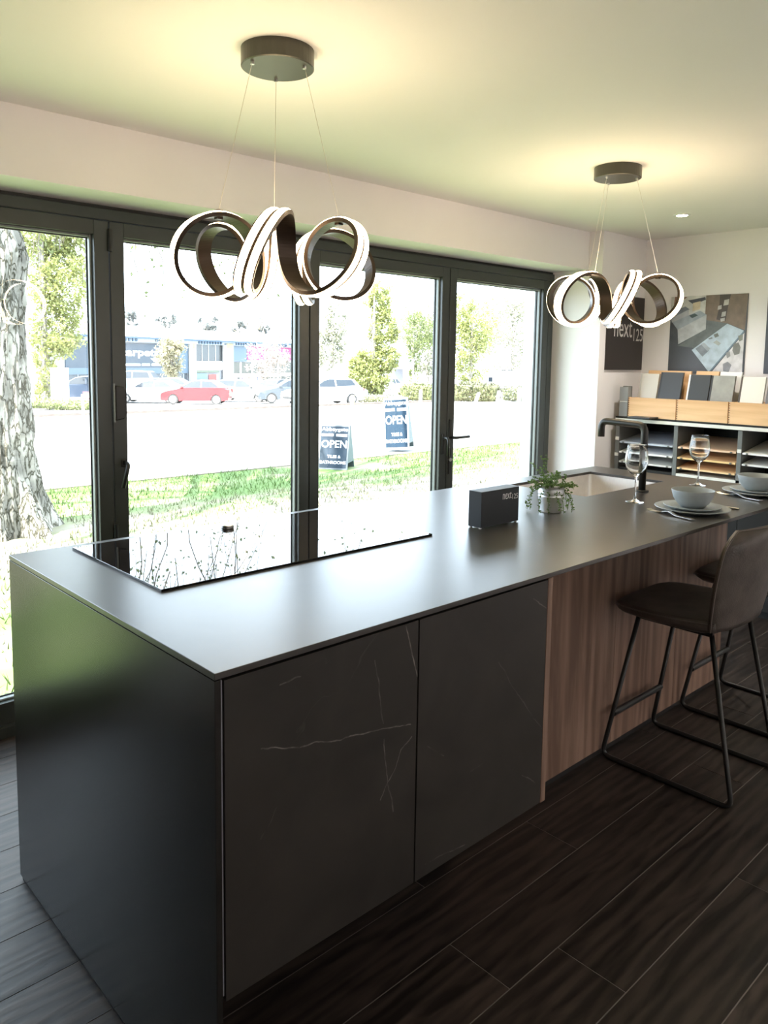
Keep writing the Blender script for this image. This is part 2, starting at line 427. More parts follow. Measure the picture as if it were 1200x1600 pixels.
# ---- outer door frame
fr = thing('trim_1', None, None, (0, YF, 0), kind='structure')
obj('head', bbox(XD0, XP - .022, YF, 2.0, 1.958, 2.002), ALU, fr, True, bevel=.003)
obj('jamb', bbox(3.612, XP - .022, YF + .002, 2.0, 0, 1.958), ALU, fr, True, bevel=.003)
obj('jamb', bbox(XD0, XD0 + .05, YF + .002, 2.0, 0, 1.958), ALU, fr, True, bevel=.003)
obj('threshold', bbox(XD0, XP - .022, YF - .012, 2.03, -0.01, 0.045), ALU, fr, True, bevel=.003)
obj('packer', bbox(XD0, XP, YF + .03, 2.0, 2.002, 2.018), ALUD, fr, True)
obj('packer', bbox(XP - .022, XP, YF + .03, 2.0, 0, 2.002), PAINT, fr, True)
def door_leaf(n, x0, x1):
    d = thing('door_%d' % n, None, None, ((x0 + x1) / 2, YF, 0.045), kind='structure')
    y0, y1, z0, z1, s = YF, YF + .07, 0.048, 1.955, 0.058
    g = 0.0025
    x0 += g; x1 -= g
    obj('stile', bbox(x0, x0 + s, y0, y1, z0, z1), ALU, d, True, bevel=.003)
    obj('stile', bbox(x1 - s, x1, y0, y1, z0, z1), ALU, d, True, bevel=.003)
    obj('top_rail', bbox(x0 + s, x1 - s, y0, y1, z1 - .055, z1), ALU, d, True, bevel=.002)
    obj('bottom_rail', bbox(x0 + s, x1 - s, y0, y1, z0, z0 + .085), ALU, d, True, bevel=.002)
    a, b, c, e = x0 + s, x1 - s, z0 + .085, z1 - .055
    t = 0.010
    for q in ((a, a + t, c, e), (b - t, b, c, e), (a + t, b - t, c, c + t), (a + t, b - t, e - t, e)):
        obj('bead', bbox(q[0], q[1], y0 + .022, y0 + .045, q[2], q[3]), BEAD, d, True, bevel=.004)
    t2 = 0.014
    for q in ((a, a + t2, c, e), (b - t2, b, c, e), (a + t2, b - t2, c, c + t2), (a + t2, b - t2, e - t2, e)):
        obj('gasket', bbox(q[0], q[1], y0 + .045, y0 + .0495, q[2], q[3]), ALUD, d, True)
    v = [(x, y0 + .05, z) for z in (c, e) for x in (a, b)]
    bm = NB(); vv = [bm.verts.new(p) for p in v]; bm.faces.new((vv[0], vv[1], vv[3], vv[2]))
    obj('pane', bm, GLASS, d, True)
    return d
LX = [-0.81, -0.312, 0.674, 1.661, 2.656, 3.610]  # first leaf is unseen, narrowed to limit light on the end panel
leaves = [door_leaf(i + 1, LX[i], LX[i + 1]) for i in range(5)]
def hinge(leaf, x, z0, z1):
    bm = NB(); tube(bm, [(x, YF - .008, z0), (x, YF - .008, z1)], .0085, 10); obj('hinge', bm, BLACK, leaf, True)
hinge(leaves[2], .674, 1.84, 1.925); hinge(leaves[2], .674, 0.62, 0.755)
# D pull and lever on the second leaf from the left, latch handles, door lever
bm = NB(); poly = [(.682, 1.318), (.716, 1.312), (.728, 1.295), (.728, 1.20), (.716, 1.183), (.682, 1.178)]
prism(bm, poly, lambda u, v, d: (u, d, v), YF - .016, YF)
o = obj('pull_plate', bm, BLACK, leaves[2], True, bevel=.004)
bm = NB(); tube(bm, [(.677, YF - .01, 1.17), (.677, YF - .01, 1.325)], .0045, 8); obj('pull_rod', bm, BEAD, leaves[2], True)
def lever(leaf, x, z, dx, L_, tilt=0.0, plate=None):
    h = obj('handle', tube(NB(), fillet([(x, YF, z), (x, YF - .045, z), (x + L_ * math.cos(tilt) * dx, YF - .048, z + L_ * math.sin(tilt))], .02), .0085, 10), BLACK, leaf, True, smooth=True)
    z0, z1 = plate or (z - .11, z + .03)
    obj('handle_plate', bbox(x - .012, x + .012, YF - .007, YF, z0, z1), BLACK, leaf, True, bevel=.004)
    return h
lever(leaves[2], .716, 1.005, -1, .10, math.radians(-75), (.985, 1.02))
lever(leaves[3], 2.622, .995, -1, .10, math.radians(-88), (.90, 1.02))
lever(leaves[4], 2.682, .995, 1, .115, math.radians(1), (.78, 1.10))
obj('lock_cylinder', tube(NB(), [(2.682, YF - .012, .865), (2.682, YF, .865)], .011, 12), CHROME, leaves[4], True)

# ================================================================== ISLAND
H, D, L_ = 0.91, 1.0328, 2.8357
SX0, SX1, SY0, SY1 = 2.0, 2.635, 0.56, 0.937
bm = NB()
xs = [0, SX0, SX1, L_]; ys = [0, SY0, SY1, D]
V = {}
for k, z in ((0, H - .012), (1, H)):
    for i, x in enumerate(xs):
        for j, y in enumerate(ys): V[i, j, k] = bm.verts.new((x, y, z))
for i in range(3):
    for j in range(3):
        if (i, j) == (1, 1): continue
        for k in (0, 1): bm.faces.new([V[i, j, k], V[i + 1, j, k], V[i + 1, j + 1, k], V[i, j + 1, k]])
def side(a, b): bm.faces.new([V[a[0], a[1], 0], V[b[0], b[1], 0], V[b[0], b[1], 1], V[a[0], a[1], 1]])
for i in range(3): side((i, 0), (i + 1, 0)); side((i, 3), (i + 1, 3)); side((0, i), (0, i + 1)); side((3, i), (3, i + 1))
side((1, 1), (2, 1)); side((1, 2), (2, 2)); side((1, 1), (1, 2)); side((2, 1), (2, 2))
wt = obj('worktop', bm, TOPM, bevel=.0012, segs=2)
tag(wt, 'long dark grey stone worktop of the kitchen island with thin edge', 'worktop')
isl = thing('kitchen_island', 'dark stone and brown wood island base under the thin worktop', 'kitchen island', (1.4, .7, 0))
obj('end_panel', bbox(0, .012, .0, D, .012, H - .0135), STONE_SHADED, isl, True, bevel=.001)
obj('panel_foot', bbox(.003, .010, .01, D - .01, 0, .012), ALUD, isl, True)
bd = obj('core', bbox(.014, 1.96, .352, D - .012, .0, H - .0135), STONE_SHADED, isl, True)
obj('core', bbox(1.96, 2.76, .352, D - .012, .0, .68), STONE_SHADED, isl, True)
obj('core', bbox(2.70, L_ - .03, .352, D - .012, .68, H - .0135), STONE_SHADED, isl, True)
obj('core', bbox(1.96, 2.70, .352, .50, .68, H - .0135), STONE_SHADED, isl, True)
# wood back boards of the seating recess + black plinth line
seams = [.972, 1.40, 1.876, 2.36, L_ - .03]
for a, b in zip(seams[:-1], seams[1:]):
    obj('back_board', bbox(a + .0008, b - .0008, .335, .3515, .022, H - .013), WALNUT, isl, True, bevel=.001)
obj('plinth', bbox(.95, L_ - .03, .34, .352, .0, .022), BLACK, isl, True)
obj('side_board', bbox(.951, .971, .0, .351, .303, H - .0135), WALNUT, isl, True, bevel=.001)
obj('edge_profile', bbox(.0125, .0165, .004, .30, .315, H - .016), pmat('edge_profile_grey', (.30, .30, .34), .35, metal=.6), isl, True)
for x0, x1, lab in ((.018, .4865, 'dark stone front base cabinet with white veins at the near island corner'), (.4905, .949, 'dark stone front base cabinet next to the brown wood panel')):
    cb = thing('base_cabinet', lab, 'cabinet', ((x0 + x1) / 2, .17, .305), group='stone fronted base cabinets')
    obj('body', bbox(x0, x1, .021, .351, .307, H - .02), BLACK, cb, True)
    obj('door', bbox(x0, x1, .0, .018, .305, H - .0165), STONEV, cb, True, bevel=.0008)

# hob
hb = thing('induction_hob', 'flush black glass induction hob mirroring the trees outside', 'hob', (.59, .73, H))
obj('glass_top', bbox(.148, 1.03, .475, .985, H, H + .006), HOBM, hb, True, bevel=.0008)
kn = thing('control_knob', 'small round steel control knob on the black hob', 'knob', (.60, .93, H + .006))
obj('body', lathe(NB(), [(0, 0), (.019, 0), (.0205, .003), (.0205, .0045), (0, .0045)], 28), CHROME, kn)
obj('waist', lathe(NB(), [(0, .0045), (.0195, .0045), (.0195, .0065), (0, .0065)], 28), BLACK, kn)
obj('cap', lathe(NB(), [(0, .0065), (.0205, .0065), (.0205, .010), (.018, .012), (0, .012)], 28), CHROME, kn)

# sink
sk = thing('sink', 'brushed steel undermount sink set in the worktop', 'sink', ((SX0 + SX1) / 2, (SY0 + SY1) / 2, .70))
t = .002; e = .004
x0, x1, y0, y1, zb, zt = SX0 - e, SX1 + e, SY0 - e, SY1 + e, .705, H - .0125
bm = NB()
cs = []
def rrect(r, z, k=4):
    out = []
    for cx, cy, a0 in ((x1 - r, y1 - r, 0), (x0 + r, y1 - r, 90), (x0 + r, y0 + r, 180), (x1 - r, y0 + r, 270)):
        for i in range(k + 1):
            a = math.radians(a0 + 90 * i / k); out.append(bm.verts.new((cx + r * math.cos(a), cy + r * math.sin(a), z)))
    return out
ra, rb = rrect(.015, zt), rrect(.015, zb + .01); rc = rrect(.03, zb)
for A, B in ((ra, rb), (rb, rc)):
    for i in range(len(A)): bm.faces.new((A[i], A[(i + 1) % len(A)], B[(i + 1) % len(A)], B[i]))
bm.faces.new(rc)
o = obj('basin', bm, STEEL, sk, True)
s = o.modifiers.new('solid', 'SOLIDIFY'); s.thickness = .002; s.offset = 1
obj('drain', lathe(NB(), [(0, 0), (.045, 0), (.045, .003), (.035, .003), (.03, .001), (0, .001)], 28, (0, 0, .0075)), CHROME, sk)
# tap
tp = thing('kitchen_tap', 'matt black angular tap standing beside the sink', 'tap', (2.293, .481, H))
obj('base_ring', lathe(NB(), [(0, 0), (.027, 0), (.027, .006), (.024, .008), (0, .008)], 28), BLACK, tp, smooth=False)
obj('spout', tube(NB(), fillet([(0, 0, .006), (0, 0, .274), (0, .20, .280), (0, .20, .212)], .032, 7), .0145, 16), BLACK, tp, smooth=True)

# black display box with name
bxo = thing('display_box', 'dark slate block with white lettering on the worktop', 'display block', (1.305, .463, H))
SLATE = pmat('slate_laminate', (.020, .025, .032), .5, spec=.35, var=.05)
obj('block', bbox(1.2105, 1.402, .437, .489, H + .004, H + .118), SLATE, bxo, True, bevel=.001)
for x in (1.213, 1.392):
    for y in (.441, .479): obj('foot', bbox(x, x + .007, y, y + .007, H, H + .004), pmat('clear_foot', (.75, .75, .75), .3), bxo, True)
WHITE = pmat('white_print', (.85, .85, .85), .6, var=.01)
lettering('next', (1, 0, 0), (0, 0, 1), (1.316 - 1.305, .437 - .463, .083), .045, .022, WHITE, bxo)
lettering('125', (1, 0, 0), (0, 0, 1), (1.3655 - 1.305, .437 - .463, .080), .029, .017, WHITE, bxo)

# pot with trailing plant
pt = thing('potted_plant', 'small trailing green plant in a galvanised bucket on the worktop', 'potted plant', (1.632, .47, H))
GALV = pmat('galvanised_steel', (.80, .81, .82), .42, metal=1.0, var=.12, scale=25)
bk = obj('bucket', lathe(NB(), [(0, .002), (.034, .002), (.035, 0), (.0375, 0), (.0385, .004), (.0445, .055), (.0455, .057), (.0445, .059), (.0455, .066), (.0465, .068), (.0455, .070), (.0485, .094), (.050, .096), (.0485, .098), (.047, .096), (.043, .06), (.04, .05), (0, .05)], 36), GALV, pt, smooth=True)
obj('soil', lathe(NB(), [(0, .078), (.0455, .078), (.0445, .07), (0, .07)], 24), pmat('potting_soil', (.03, .02, .015), .9, var=.3, scale=60), pt)
stems = NB(); lv, lf = [], []
def small_leaf(p, d, s):
    d = d.normalized(); a = d.orthogonal().normalized(); a = Matrix.Rotation(random.uniform(0, 6.28), 3, d) @ a
    i = len(lv); n_ = d.cross(a)
    lv.extend([p, p + d * s * .5 + a * s * .38 + n_ * s * .08, p + d * s, p + d * s * .5 - a * s * .38 + n_ * s * .08]); lf.append((i, i + 1, i + 2, i + 3))
for k in range(52):
    a = random.uniform(0, 6.28); rr = random.uniform(0, .034)
    p = Vector((rr * math.cos(a), rr * math.sin(a), .078)); out = Vector((math.cos(a), math.sin(a), 0))
    trail = k % 5 == 0
    tall = k in (4, 8, 17)
    pts = [p.copy()]; ln = random.uniform(.04, .065) if not tall else .10
    v = out * random.uniform(.5, 1.3) + Vector((0, 0, random.uniform(.7, 1.3)))
    if tall: v = Vector((-.15, .25, 1))
    steps = 26 if trail else 10
    for s in range(steps):
        v = v.normalized(); p = p + v * (ln / 8); pts.append(p.copy())
        v = v + Vector((random.uniform(-.25, .25), random.uniform(-.25, .25), (-.42 if trail else -.10) if not tall else 0))
        if trail and p.z < .09 and math.hypot(p.x, p.y) < .056: v += out * .8
        if p.z < .008: break
        if s > 1:
            for q in range(2 if trail else 4):
                small_leaf(p, Vector((random.uniform(-1, 1), random.uniform(-1, 1), random.uniform(-.4, .9))), random.uniform(.006, .0105))
    tube(stems, pts, .0006, 4)
obj('stem', stems, leaf_mat('plant_stem', (.09, .13, .03), .1), pt)
tag(mesh_obj('foliage', lv, lf, leaf_mat('plant_leaf', (.13, .22, .06), .3), pt), kind='stuff')

# ---- place settings
CER = pmat('grey_blue_stoneware', (.30, .335, .35), .42, spec=.5, var=.05, scale=40)
CUT = pmat('cutlery_steel', (.62, .59, .55), .22, metal=1.0)
WG = clear_glass_mat()
def plate(x, y, z, R_, name, label, grp):
    prof = [(0, .004), (R_ * .55, .003), (R_ * .6, 0), (R_ * .66, 0), (R_ * .72, .004), (R_, .013), (R_ * 1.005, .0155), (R_ * .99, .0165), (R_ * .72, .0085), (R_ * .62, .0065), (0, .0065)]
    o = obj(name, lathe(NB(), prof, 48), CER, smooth=True); o.location = (x, y, z)
    return tag(o, label, 'plate', grp)
def bowl(x, y, z, R_, label, grp):
    prof = [(0, .003), (R_ * .42, .002), (R_ * .46, 0), (R_ * .52, .001), (R_ * .74, .016), (R_ * .9, .036), (R_, .062), (R_ * .995, .0645), (R_ * .965, .063), (R_ * .86, .038), (R_ * .68, .018), (R_ * .4, .007), (0, .006)]
    o = obj('bowl', lathe(NB(), prof, 48), CER, smooth=True); o.location = (x, y, z)
    return tag(o, label, 'bowl', grp)
def wine_glass(x, y, label, grp, s=1.0):
    prof = [(0, .0005), (.033, .0), (.0345, .0008), (.034, .002), (.02, .004), (.008, .009), (.0042, .016), (.0036, .03), (.0036, .085), (.0045, .097), (.010, .103), (.026, .114), (.037, .131), (.0425, .150), (.0425, .168), (.0385, .195), (.0345, .219), (.0340, .220), (.0333, .219), (.0373, .195), (.0413, .168), (.0413, .151), (.036, .1325), (.025, .1165), (.010, .107), (0, .1045)]
    o = obj('wine_glass', lathe(NB(), [(r * s, z * s) for r, z in prof], 40), WG, smooth=True); o.location = (x, y, H + .0003)
    return tag(o, label, 'wine glass', grp)
def fork(x, y, z, rz, label, grp):
    t = thing('fork', label, 'fork', (x, y, z), rz, grp)
    # along +Y: handle from -0.10 to tines at +0.10
    bm = NB(); n = 18; A, B, A2, B2 = [], [], [], []
    for i in range(n + 1):
        q = i / n; yy = -.10 + .155 * q
        wd = .0075 * (1 - q) ** .8 + .0028 + (.008 * max(0, (q - .88) / .12) ** 1.2)
        zz = .0015 + .010 * math.exp(-((q - .72) / .16) ** 2) + .003 * (1 - q)
        for lst, sx, dz in ((A, -1, 0), (B, 1, 0), (A2, -1, .002), (B2, 1, .002)): lst.append(bm.verts.new((sx * wd, yy, zz + dz)))
    for i in range(n):
        bm.faces.new((A[i], B[i], B[i + 1], A[i + 1])); bm.faces.new((A2[i], A2[i + 1], B2[i + 1], B2[i]))
        bm.faces.new((A[i], A[i + 1], A2[i + 1], A2[i])); bm.faces.new((B[i], B2[i], B2[i + 1], B[i + 1]))
    bm.faces.new((A[0], A2[0], B2[0], B[0])); bm.faces.new((A[n], B[n], B2[n], A2[n]))
    obj('handle', bm, CUT, t)
    hz = .0015 + .010 * math.exp(-((1 - .72) / .16) ** 2)
    for k in range(4):
        xx = -.0088 + k * .00587
        tube_pts = [(xx, .054, hz + .001), (xx, .072, .0018), (xx, .09, .0022), (xx, .104, .0065)]
        obj('tine', tube(NB(), tube_pts, [.0021, .0019, .0016, .001], 6), CUT, t)
    return t
def knife(x, y, z, rz, label, grp):
    t = thing('knife', label, 'knife', (x, y, z), rz, grp)
    obj('handle', tube(NB(), [(0, -.105, .004), (0, -.06, .0042), (0, -.01, .0036)], [.004, .0038, .0032], 10), CUT, t)
    bm = NB(); prism(bm, [(-.008, .0), (-.0075, .09), (-.002, .112), (.004, .10), (.0045, 0)], lambda u, v, d: (u, v - .01, d), .002, .0036); obj('blade', bm, CUT, t)
    return t
SET = [(2.045, .150, 'on the nearer place setting'), (2.615, .150, 'on the farther place setting')]
for i, (sx, sy, wh) in enumerate(SET):
    plate(sx, sy, H + .0004, .128, 'dinner_plate', 'large grey stoneware dinner plate ' + wh, 'stoneware dinner plates')
    plate(sx, sy, H + .0072, .098, 'side_plate', 'smaller grey side plate stacked ' + wh, 'stoneware side plates')
    bowl(sx, sy, H + .0140, .074, 'deep grey stoneware bowl on top of the plates ' + wh, 'stoneware bowls')
    fork(sx - .142, sy + .010, H + .0003, -.30, 'steel fork lying left of the plates ' + wh, 'steel forks')
    knife(sx + .150, sy + .0, H + .0003, 0, 'steel knife lying right of the plates ' + wh, 'steel knives')
wine_glass(2.045, .375, 'empty wine glass in front of the tap', 'wine glasses')
wine_glass(2.648, .411, 'empty wine glass behind the nearer grey bowl', 'wine glasses')

# ================================================================== BAR STOOLS
LEATH = pmat('worn_brown_leather', (.075, .060, .052), .48, spec=.45, var=.35, scale=14, bump=.25, bscale=180)
SEAM = pmat('leather_piping', (.105, .085, .075), .45, var=.1)
def stool():
    t = thing('bar_stool', 'x', 'bar stool', (1.99, .08, 0))
    def sheet(fn, nu, nv, th):
        bm = NB(); g = [[[bm.verts.new(fn(i / nu, j / nv, s)) for j in range(nv + 1)] for i in range(nu + 1)] for s in (0, 1)]
        for s in (0, 1):
            for i in range(nu):
                for j in range(nv): bm.faces.new((g[s][i][j], g[s][i + 1][j], g[s][i + 1][j + 1], g[s][i][j + 1]))
        for i in range(nu):
            bm.faces.new((g[0][i][0], g[0][i + 1][0], g[1][i + 1][0], g[1][i][0])); bm.faces.new((g[0][i][nv], g[0][i + 1][nv], g[1][i + 1][nv], g[1][i][nv]))
        for j in range(nv):
            bm.faces.new((g[0][0][j], g[0][0][j + 1], g[1][0][j + 1], g[1][0][j])); bm.faces.new((g[0][nu][j], g[0][nu][j + 1], g[1][nu][j + 1], g[1][nu][j]))
        return bm
    def seat_half(v): # v 0 rear .. 1 front
        return .185 + .038 * math.sin(PI * (v * .8 + .1)) - (.055 * max(0, (v - .82) / .18) ** 2)
    def seat_fn(u, v, s):
        hw = seat_half(v); x = (2 * u - 1) * hw; y = -.143 + .383 * v
        ed = 1 - (abs(2 * u - 1)) ** 5
        zt = .592 + .012 * ed - .014 * math.cos(PI * (v - .5)) * (1 - (2 * u - 1) ** 2) + .012 * (abs(2 * u - 1)) ** 3 * (1 - v)
        if v > .9: zt -= .02 * ((v - .9) / .1) ** 2
        zb = .572 - .030 * ed * min(1, 6 * v * (1 - v) + .2)
        return (x, y, zt if s else zb)
    obj('seat', sheet(seat_fn, 20, 20, 0), LEATH, t, smooth=True)
    def back_fn(u, v, s):
        q = 2 * u - 1
        hw = .200 + .030 * math.sin(PI * min(1, v * .9)) - .060 * max(0, (v - .78) / .22) ** 2.2
        x = q * hw
        y = -.150 - .075 * v + .050 * q * q * (0.5 + .5 * v)
        z = .572 + .345 * v - .020 * q * q * max(0, v - .6)
        th = .017 * (1 - abs(q) ** 6) * (1 - max(0, (v - .9) / .1) ** 3) + .005
        return (x, y + (th if s else -th), z)
    bk = obj('backrest', sheet(back_fn, 20, 20, 0), LEATH, t, smooth=True)
    # piping round the back edge and the seat edge
    pts = [back_fn(0, v / 16, 0) for v in range(17)] + [back_fn(u / 16, 1, 0) for u in range(1, 17)] + [back_fn(1, 1 - v / 16, 0) for v in range(1, 17)]
    obj('piping', tube(NB(), pts, .0032, 6), SEAM, bk)
    st = [o for o in t.children if o.name.startswith('seat')][0]
    pts = [(lambda a: (a[0] * 1.004, a[1], a[2] - .006))(seat_fn(0, v / 16, 1)) for v in range(17)] + [(lambda a: (a[0], a[1] + .002, a[2] - .006))(seat_fn(u / 16, 1, 1)) for u in range(1, 17)] + [(lambda a: (a[0] * 1.004, a[1], a[2] - .006))(seat_fn(1, 1 - v / 16, 1)) for v in range(1, 17)]
    obj('piping', tube(NB(), pts, .0028, 6), SEAM, st)
    r = .0085
    for sx in (-1, 1):
        xb, xt = sx * .187, sx * .150
        path = fillet([(xt, .145, .548), (xb, .245, r), (xb, -.228, r), (xt, -.115, .548)], .035, 6)
        obj('leg_frame', tube(NB(), path, r, 10), BLACK, t, smooth=True)
        obj('seat_rail', tube(NB(), [(xt, .150, .548), (xt, -.12, .548)], r, 8), BLACK, t)
    obj('footrest', tube(NB(), [(-.176, .213, .172), (.176, .213, .172)], .0115, 10), BLACK, t)
    obj('cross_rail', tube(NB(), [(-.15, .13, .548), (.15, .13, .548)], r, 8), BLACK, t)
    obj('cross_rail', tube(NB(), [(-.15, -.10, .548), (.15, -.10, .548)], r, 8), BLACK, t)
    return t
s1 = stool()
tag(s1, 'dark brown leather bar stool with black wire base nearest the viewer', group='leather bar stools')
s2 = copy_tree(s1); s2.location = (2.605, .08, 0)
tag(s2, 'dark leather bar stool farther along, mostly hidden behind the nearer stool', group='leather bar stools')

# ================================================================== PENDANT LIGHTS
BRONZE = pmat('dark_bronze', (.075, .050, .034), .38, metal=.55, var=.1)
CANM = pmat('canopy_bronze', (.075, .072, .058), .33, metal=.5, var=.08)
GLOW = pmat('warm_led_diffuser', (.9, .85, .8), .5, emit=(1.0, .76, .48), es=4.8, var=.01)
WIRE = pmat('suspension_wire', (.75, .70, .62), .35, metal=.8)
def pendant(x, y, label, phase, rot, wires):
    t = thing('pendant_light', label, 'pendant light', (x, y, 1.70), group='coiled ribbon pendant lights')
    Rr, r, N_, n = .180, .098, NLOOP, 420
    hc = ZC - 1.70
    obj('canopy', lathe(NB(), [(0, hc), (.097, hc), (.097, hc - .045), (.094, hc - .047), (0, hc - .047)], 48), CANM, t)
    def P_(a):
        ph = N_ * a + phase; R2 = Rr + r * math.cos(ph)
        return Vector((R2 * math.cos(a + rot), R2 * math.sin(a + rot), r * math.sin(ph)))
    def frame(a):
        ph = N_ * a + phase
        n_ = Vector((math.cos(ph) * math.cos(a + rot), math.cos(ph) * math.sin(a + rot), math.sin(ph)))
        T = (P_(a + 1e-3) - P_(a - 1e-3)).normalized(); wv = T.cross(n_).normalized(); n_ = wv.cross(T)
        return P_(a), wv, n_
    def sweep(sec):
        bm = NB(); rings = []
        for i in range(n):
            p, wv, nn = frame(2 * PI * i / n); rings.append([bm.verts.new(p + wv * a + nn * b) for a, b in sec])
        k = len(sec)
        for i in range(n):
            A, B = rings[i], rings[(i + 1) % n]
            for j in range(k): bm.faces.new((A[j], A[(j + 1) % k], B[(j + 1) % k], B[j]))
        return bm
    obj('ribbon', sweep([(-.025, -.005), (.025, -.005), (.025, .0055), (.022, .0055), (.022, .003), (.0038, .003), (.0038, .006), (-.0038, .006), (-.0038, .003), (-.022, .003), (-.022, .0055), (-.025, .0055)]), BRONZE, t, smooth=False)
    for s in (-1, 1):
        a, b = (.0044, .0212) if s > 0 else (-.0212, -.0044)
        mid = (a + b) / 2
        obj('light_strip', sweep([(a, .003), (b, .003), (b, .007), (mid + .004, .0095), (mid - .004, .0095), (a, .007)]), GLOW, t, smooth=False)
    for wa in wires:
        p, wv, nn = frame(wa); ca = wa + rot
        q = Vector((.078 * math.cos(ca), .078 * math.sin(ca), hc - .047))
        c = obj('clip', bbox(-.008, .008, -.008, .008, -.010, .014), BRONZE, t); c.location = p
        obj('cable', tube(NB(), [p + Vector((0, 0, .012)), q], .0009, 5), WIRE, t)
        obj('cable_grip', cyl(NB(), (q.x, q.y), .005, q.z - .008, q.z, 10), CHROME, t)
    return t
NLOOP = 6
def tops(phase, idx):   # ring angles of loop tops
    return [((PI / 2 - phase) + 2 * PI * k) / NLOOP for k in idx]
TOPA = math.radians(58)
p1 = pendant(.612, .685, 'coiled ribbon LED pendant above the hob, nearer and larger in view', PI / 2, TOPA, tops(PI / 2, (0, 2, 4)))
p2 = pendant(2.347, .69, 'coiled ribbon LED pendant above the sink, farther down the island', PI / 2, TOPA, tops(PI / 2, (0, 2, 4)))

# ceiling downlights (one in view at the far end; rear ones are added fill)
def downlight(x, y, label, power):
    t = thing('downlight', label, 'downlight', (x, y, ZC), group='recessed ceiling downlights')
    obj('bezel', lathe(NB(), [(.030, -.001), (.030, -.004), (.043, -.004), (.045, -.001), (.045, 0), (.030, 0)], 32), pmat('white_bezel', (.85, .85, .85), .4, var=.01), t)
    obj('lens', lathe(NB(), [(0, -.002), (.030, -.002), (.030, -.001), (0, -.001)], 24), pmat('downlight_lens', (.9, .9, .9), .5, emit=(1, .9, .75), es=12), t)
    l = bpy.data.lights.new('downlight_lamp', 'SPOT'); l.energy = power; l.color = (1, .93, .86); l.spot_size = math.radians(120); l.spot_blend = .8; l.shadow_soft_size = .03
    lo = bpy.data.objects.new('downlight_lamp', l); COL.objects.link(lo); lo.parent = t; lo.location = (0, 0, -.012)
    return t
DL = 9
downlight(3.523, .984, 'small round recessed downlight in the ceiling before the display wall', DL)
for x, y in ((3.0, -2.75), (1.5, -2.75), (0.0, -2.75), (-1.5, -2.75), (3.6, -2.0)):
    downlight(x, y, 'added fill downlight, unseen, over the rear of the showroom', 40)

# ================================================================== DISPLAY SHELF AT THE FAR WALL
GREYM = pmat('shelf_grey', (.13, .135, .13), .5, var=.05)
DARKM = pmat('shelf_dark', (.018, .017, .016), .6, spec=.2, var=.05)
OFFW = pmat('off_white_edge', (.74, .73, .68), .5, var=.02)
SF, SBK = 3.85, 4.215
ds = thing('display_shelf', 'dark open shelving unit holding colour samples against the far wall', 'shelving', (4.03, .8, 0))
posts = [1.505, 1.1135, .730, .347]
for yy in posts:
    obj('upright', bbox(SF, SBK, yy - .013, yy + .013, .757, 1.062), GREYM, ds, True, bevel=.002)
obj('top_board', bbox(SF - .004, SBK, .33, 1.522, 1.064, 1.088), [DARKM], ds, True, bevel=.001)
obj('edge_strip', bbox(SF - .0065, SF - .004, .33, 1.522, 1.066, 1.086), OFFW, ds, True)
obj('cover_board', bbox(SF - .002, SBK, .33, 1.522, 1.088, 1.097), DARKM, ds, True)
obj('back_board', bbox(SBK - .012, SBK, .33, 1.52, .04, 1.064), DARKM, ds, True)
obj('plinth', bbox(SF + .03, SBK, .34, 1.515, 0, .04), DARKM, ds, True)
for ya_, yb_ in zip(posts[1:], posts[:-1]): obj('lower_front', bbox(SF + .002, SF + .018, ya_ - .011, yb_ - .0135, .045, .756), DARKM, ds, True, bevel=.001)
obj('shelf', bbox(SF, SBK - .012, .345, 1.10, .758, .774), OFFW, ds, True)
obj('shelf', bbox(SF, SBK - .012, 1.127, 1.492, .758, .774), DARKM, ds, True)
for yy, zz in ((1.505, .955), (1.505, .852), (.730, .945)):
    obj('bracket', bbox(SF - .008, SF, yy - .014, yy + .010, zz - .010, zz + .010), OFFW, ds, True, bevel=.001)
def sheet_mat(n, c): return pmat('sample_' + n, c, .45, var=.05, scale=6)
SH = [('blue grey', (.33, .36, .42)), ('white', (.78, .79, .82)), ('pale grey', (.52, .52, .50)),
      ('pinkish oak', (.60, .40, .26)), ('amber oak', (.72, .42, .16)), ('orange beech', (.74, .44, .22)),
      ('cream', (.74, .73, .68)), ('light grey', (.55, .56, .56)), ('mid grey', (.38, .38, .38))]
bays = [(1.128, 1.491), (.745, 1.100), (.361, .716)]
k = 0
where = ['in the bay nearest the window', 'in the middle bay', 'in the bay at the right picture edge']
hgt = ['upper', 'middle', 'lower']
for b, (ya, yb) in enumerate(bays):
    for j, zz in enumerate((.938, .874, .812)):
        n, c = SH[k]; k += 1
        if b == 2 and j == 2: continue
        mt = BEECH if n in ('amber oak', 'orange beech') else sheet_mat(n.replace(' ', '_'), c)
        t = thing('sample_board', '%s sample board, %s one %s' % (n, hgt[j], where[b]), 'sample board', (4.0, (ya + yb) / 2, zz), group='sliding sample boards')
        obj('board', hexa(NB(), [(x_, y_, z_ + (.05 if x_ > 4 else 0)) for z_ in (zz - .010, zz) for y_ in (ya + .004, yb - .004) for x_ in (SF + .004, SBK - .03)]), mt, t, True, bevel=.001)
        obj('front_edge', bbox(SF + .001, SF + .004, ya + .004, yb - .004, zz - .010, zz), pmat('edge_' + n.replace(' ', '_'), tuple(min(.85, q * 1.25 + .05) for q in c), .5), t, True)
        for yy in (ya + .03, yb - .03):
            obj('knob', bbox(SF - .006, SF + .001, yy - .005, yy + .005, zz - .009, zz - .001), GREYM, t, True)
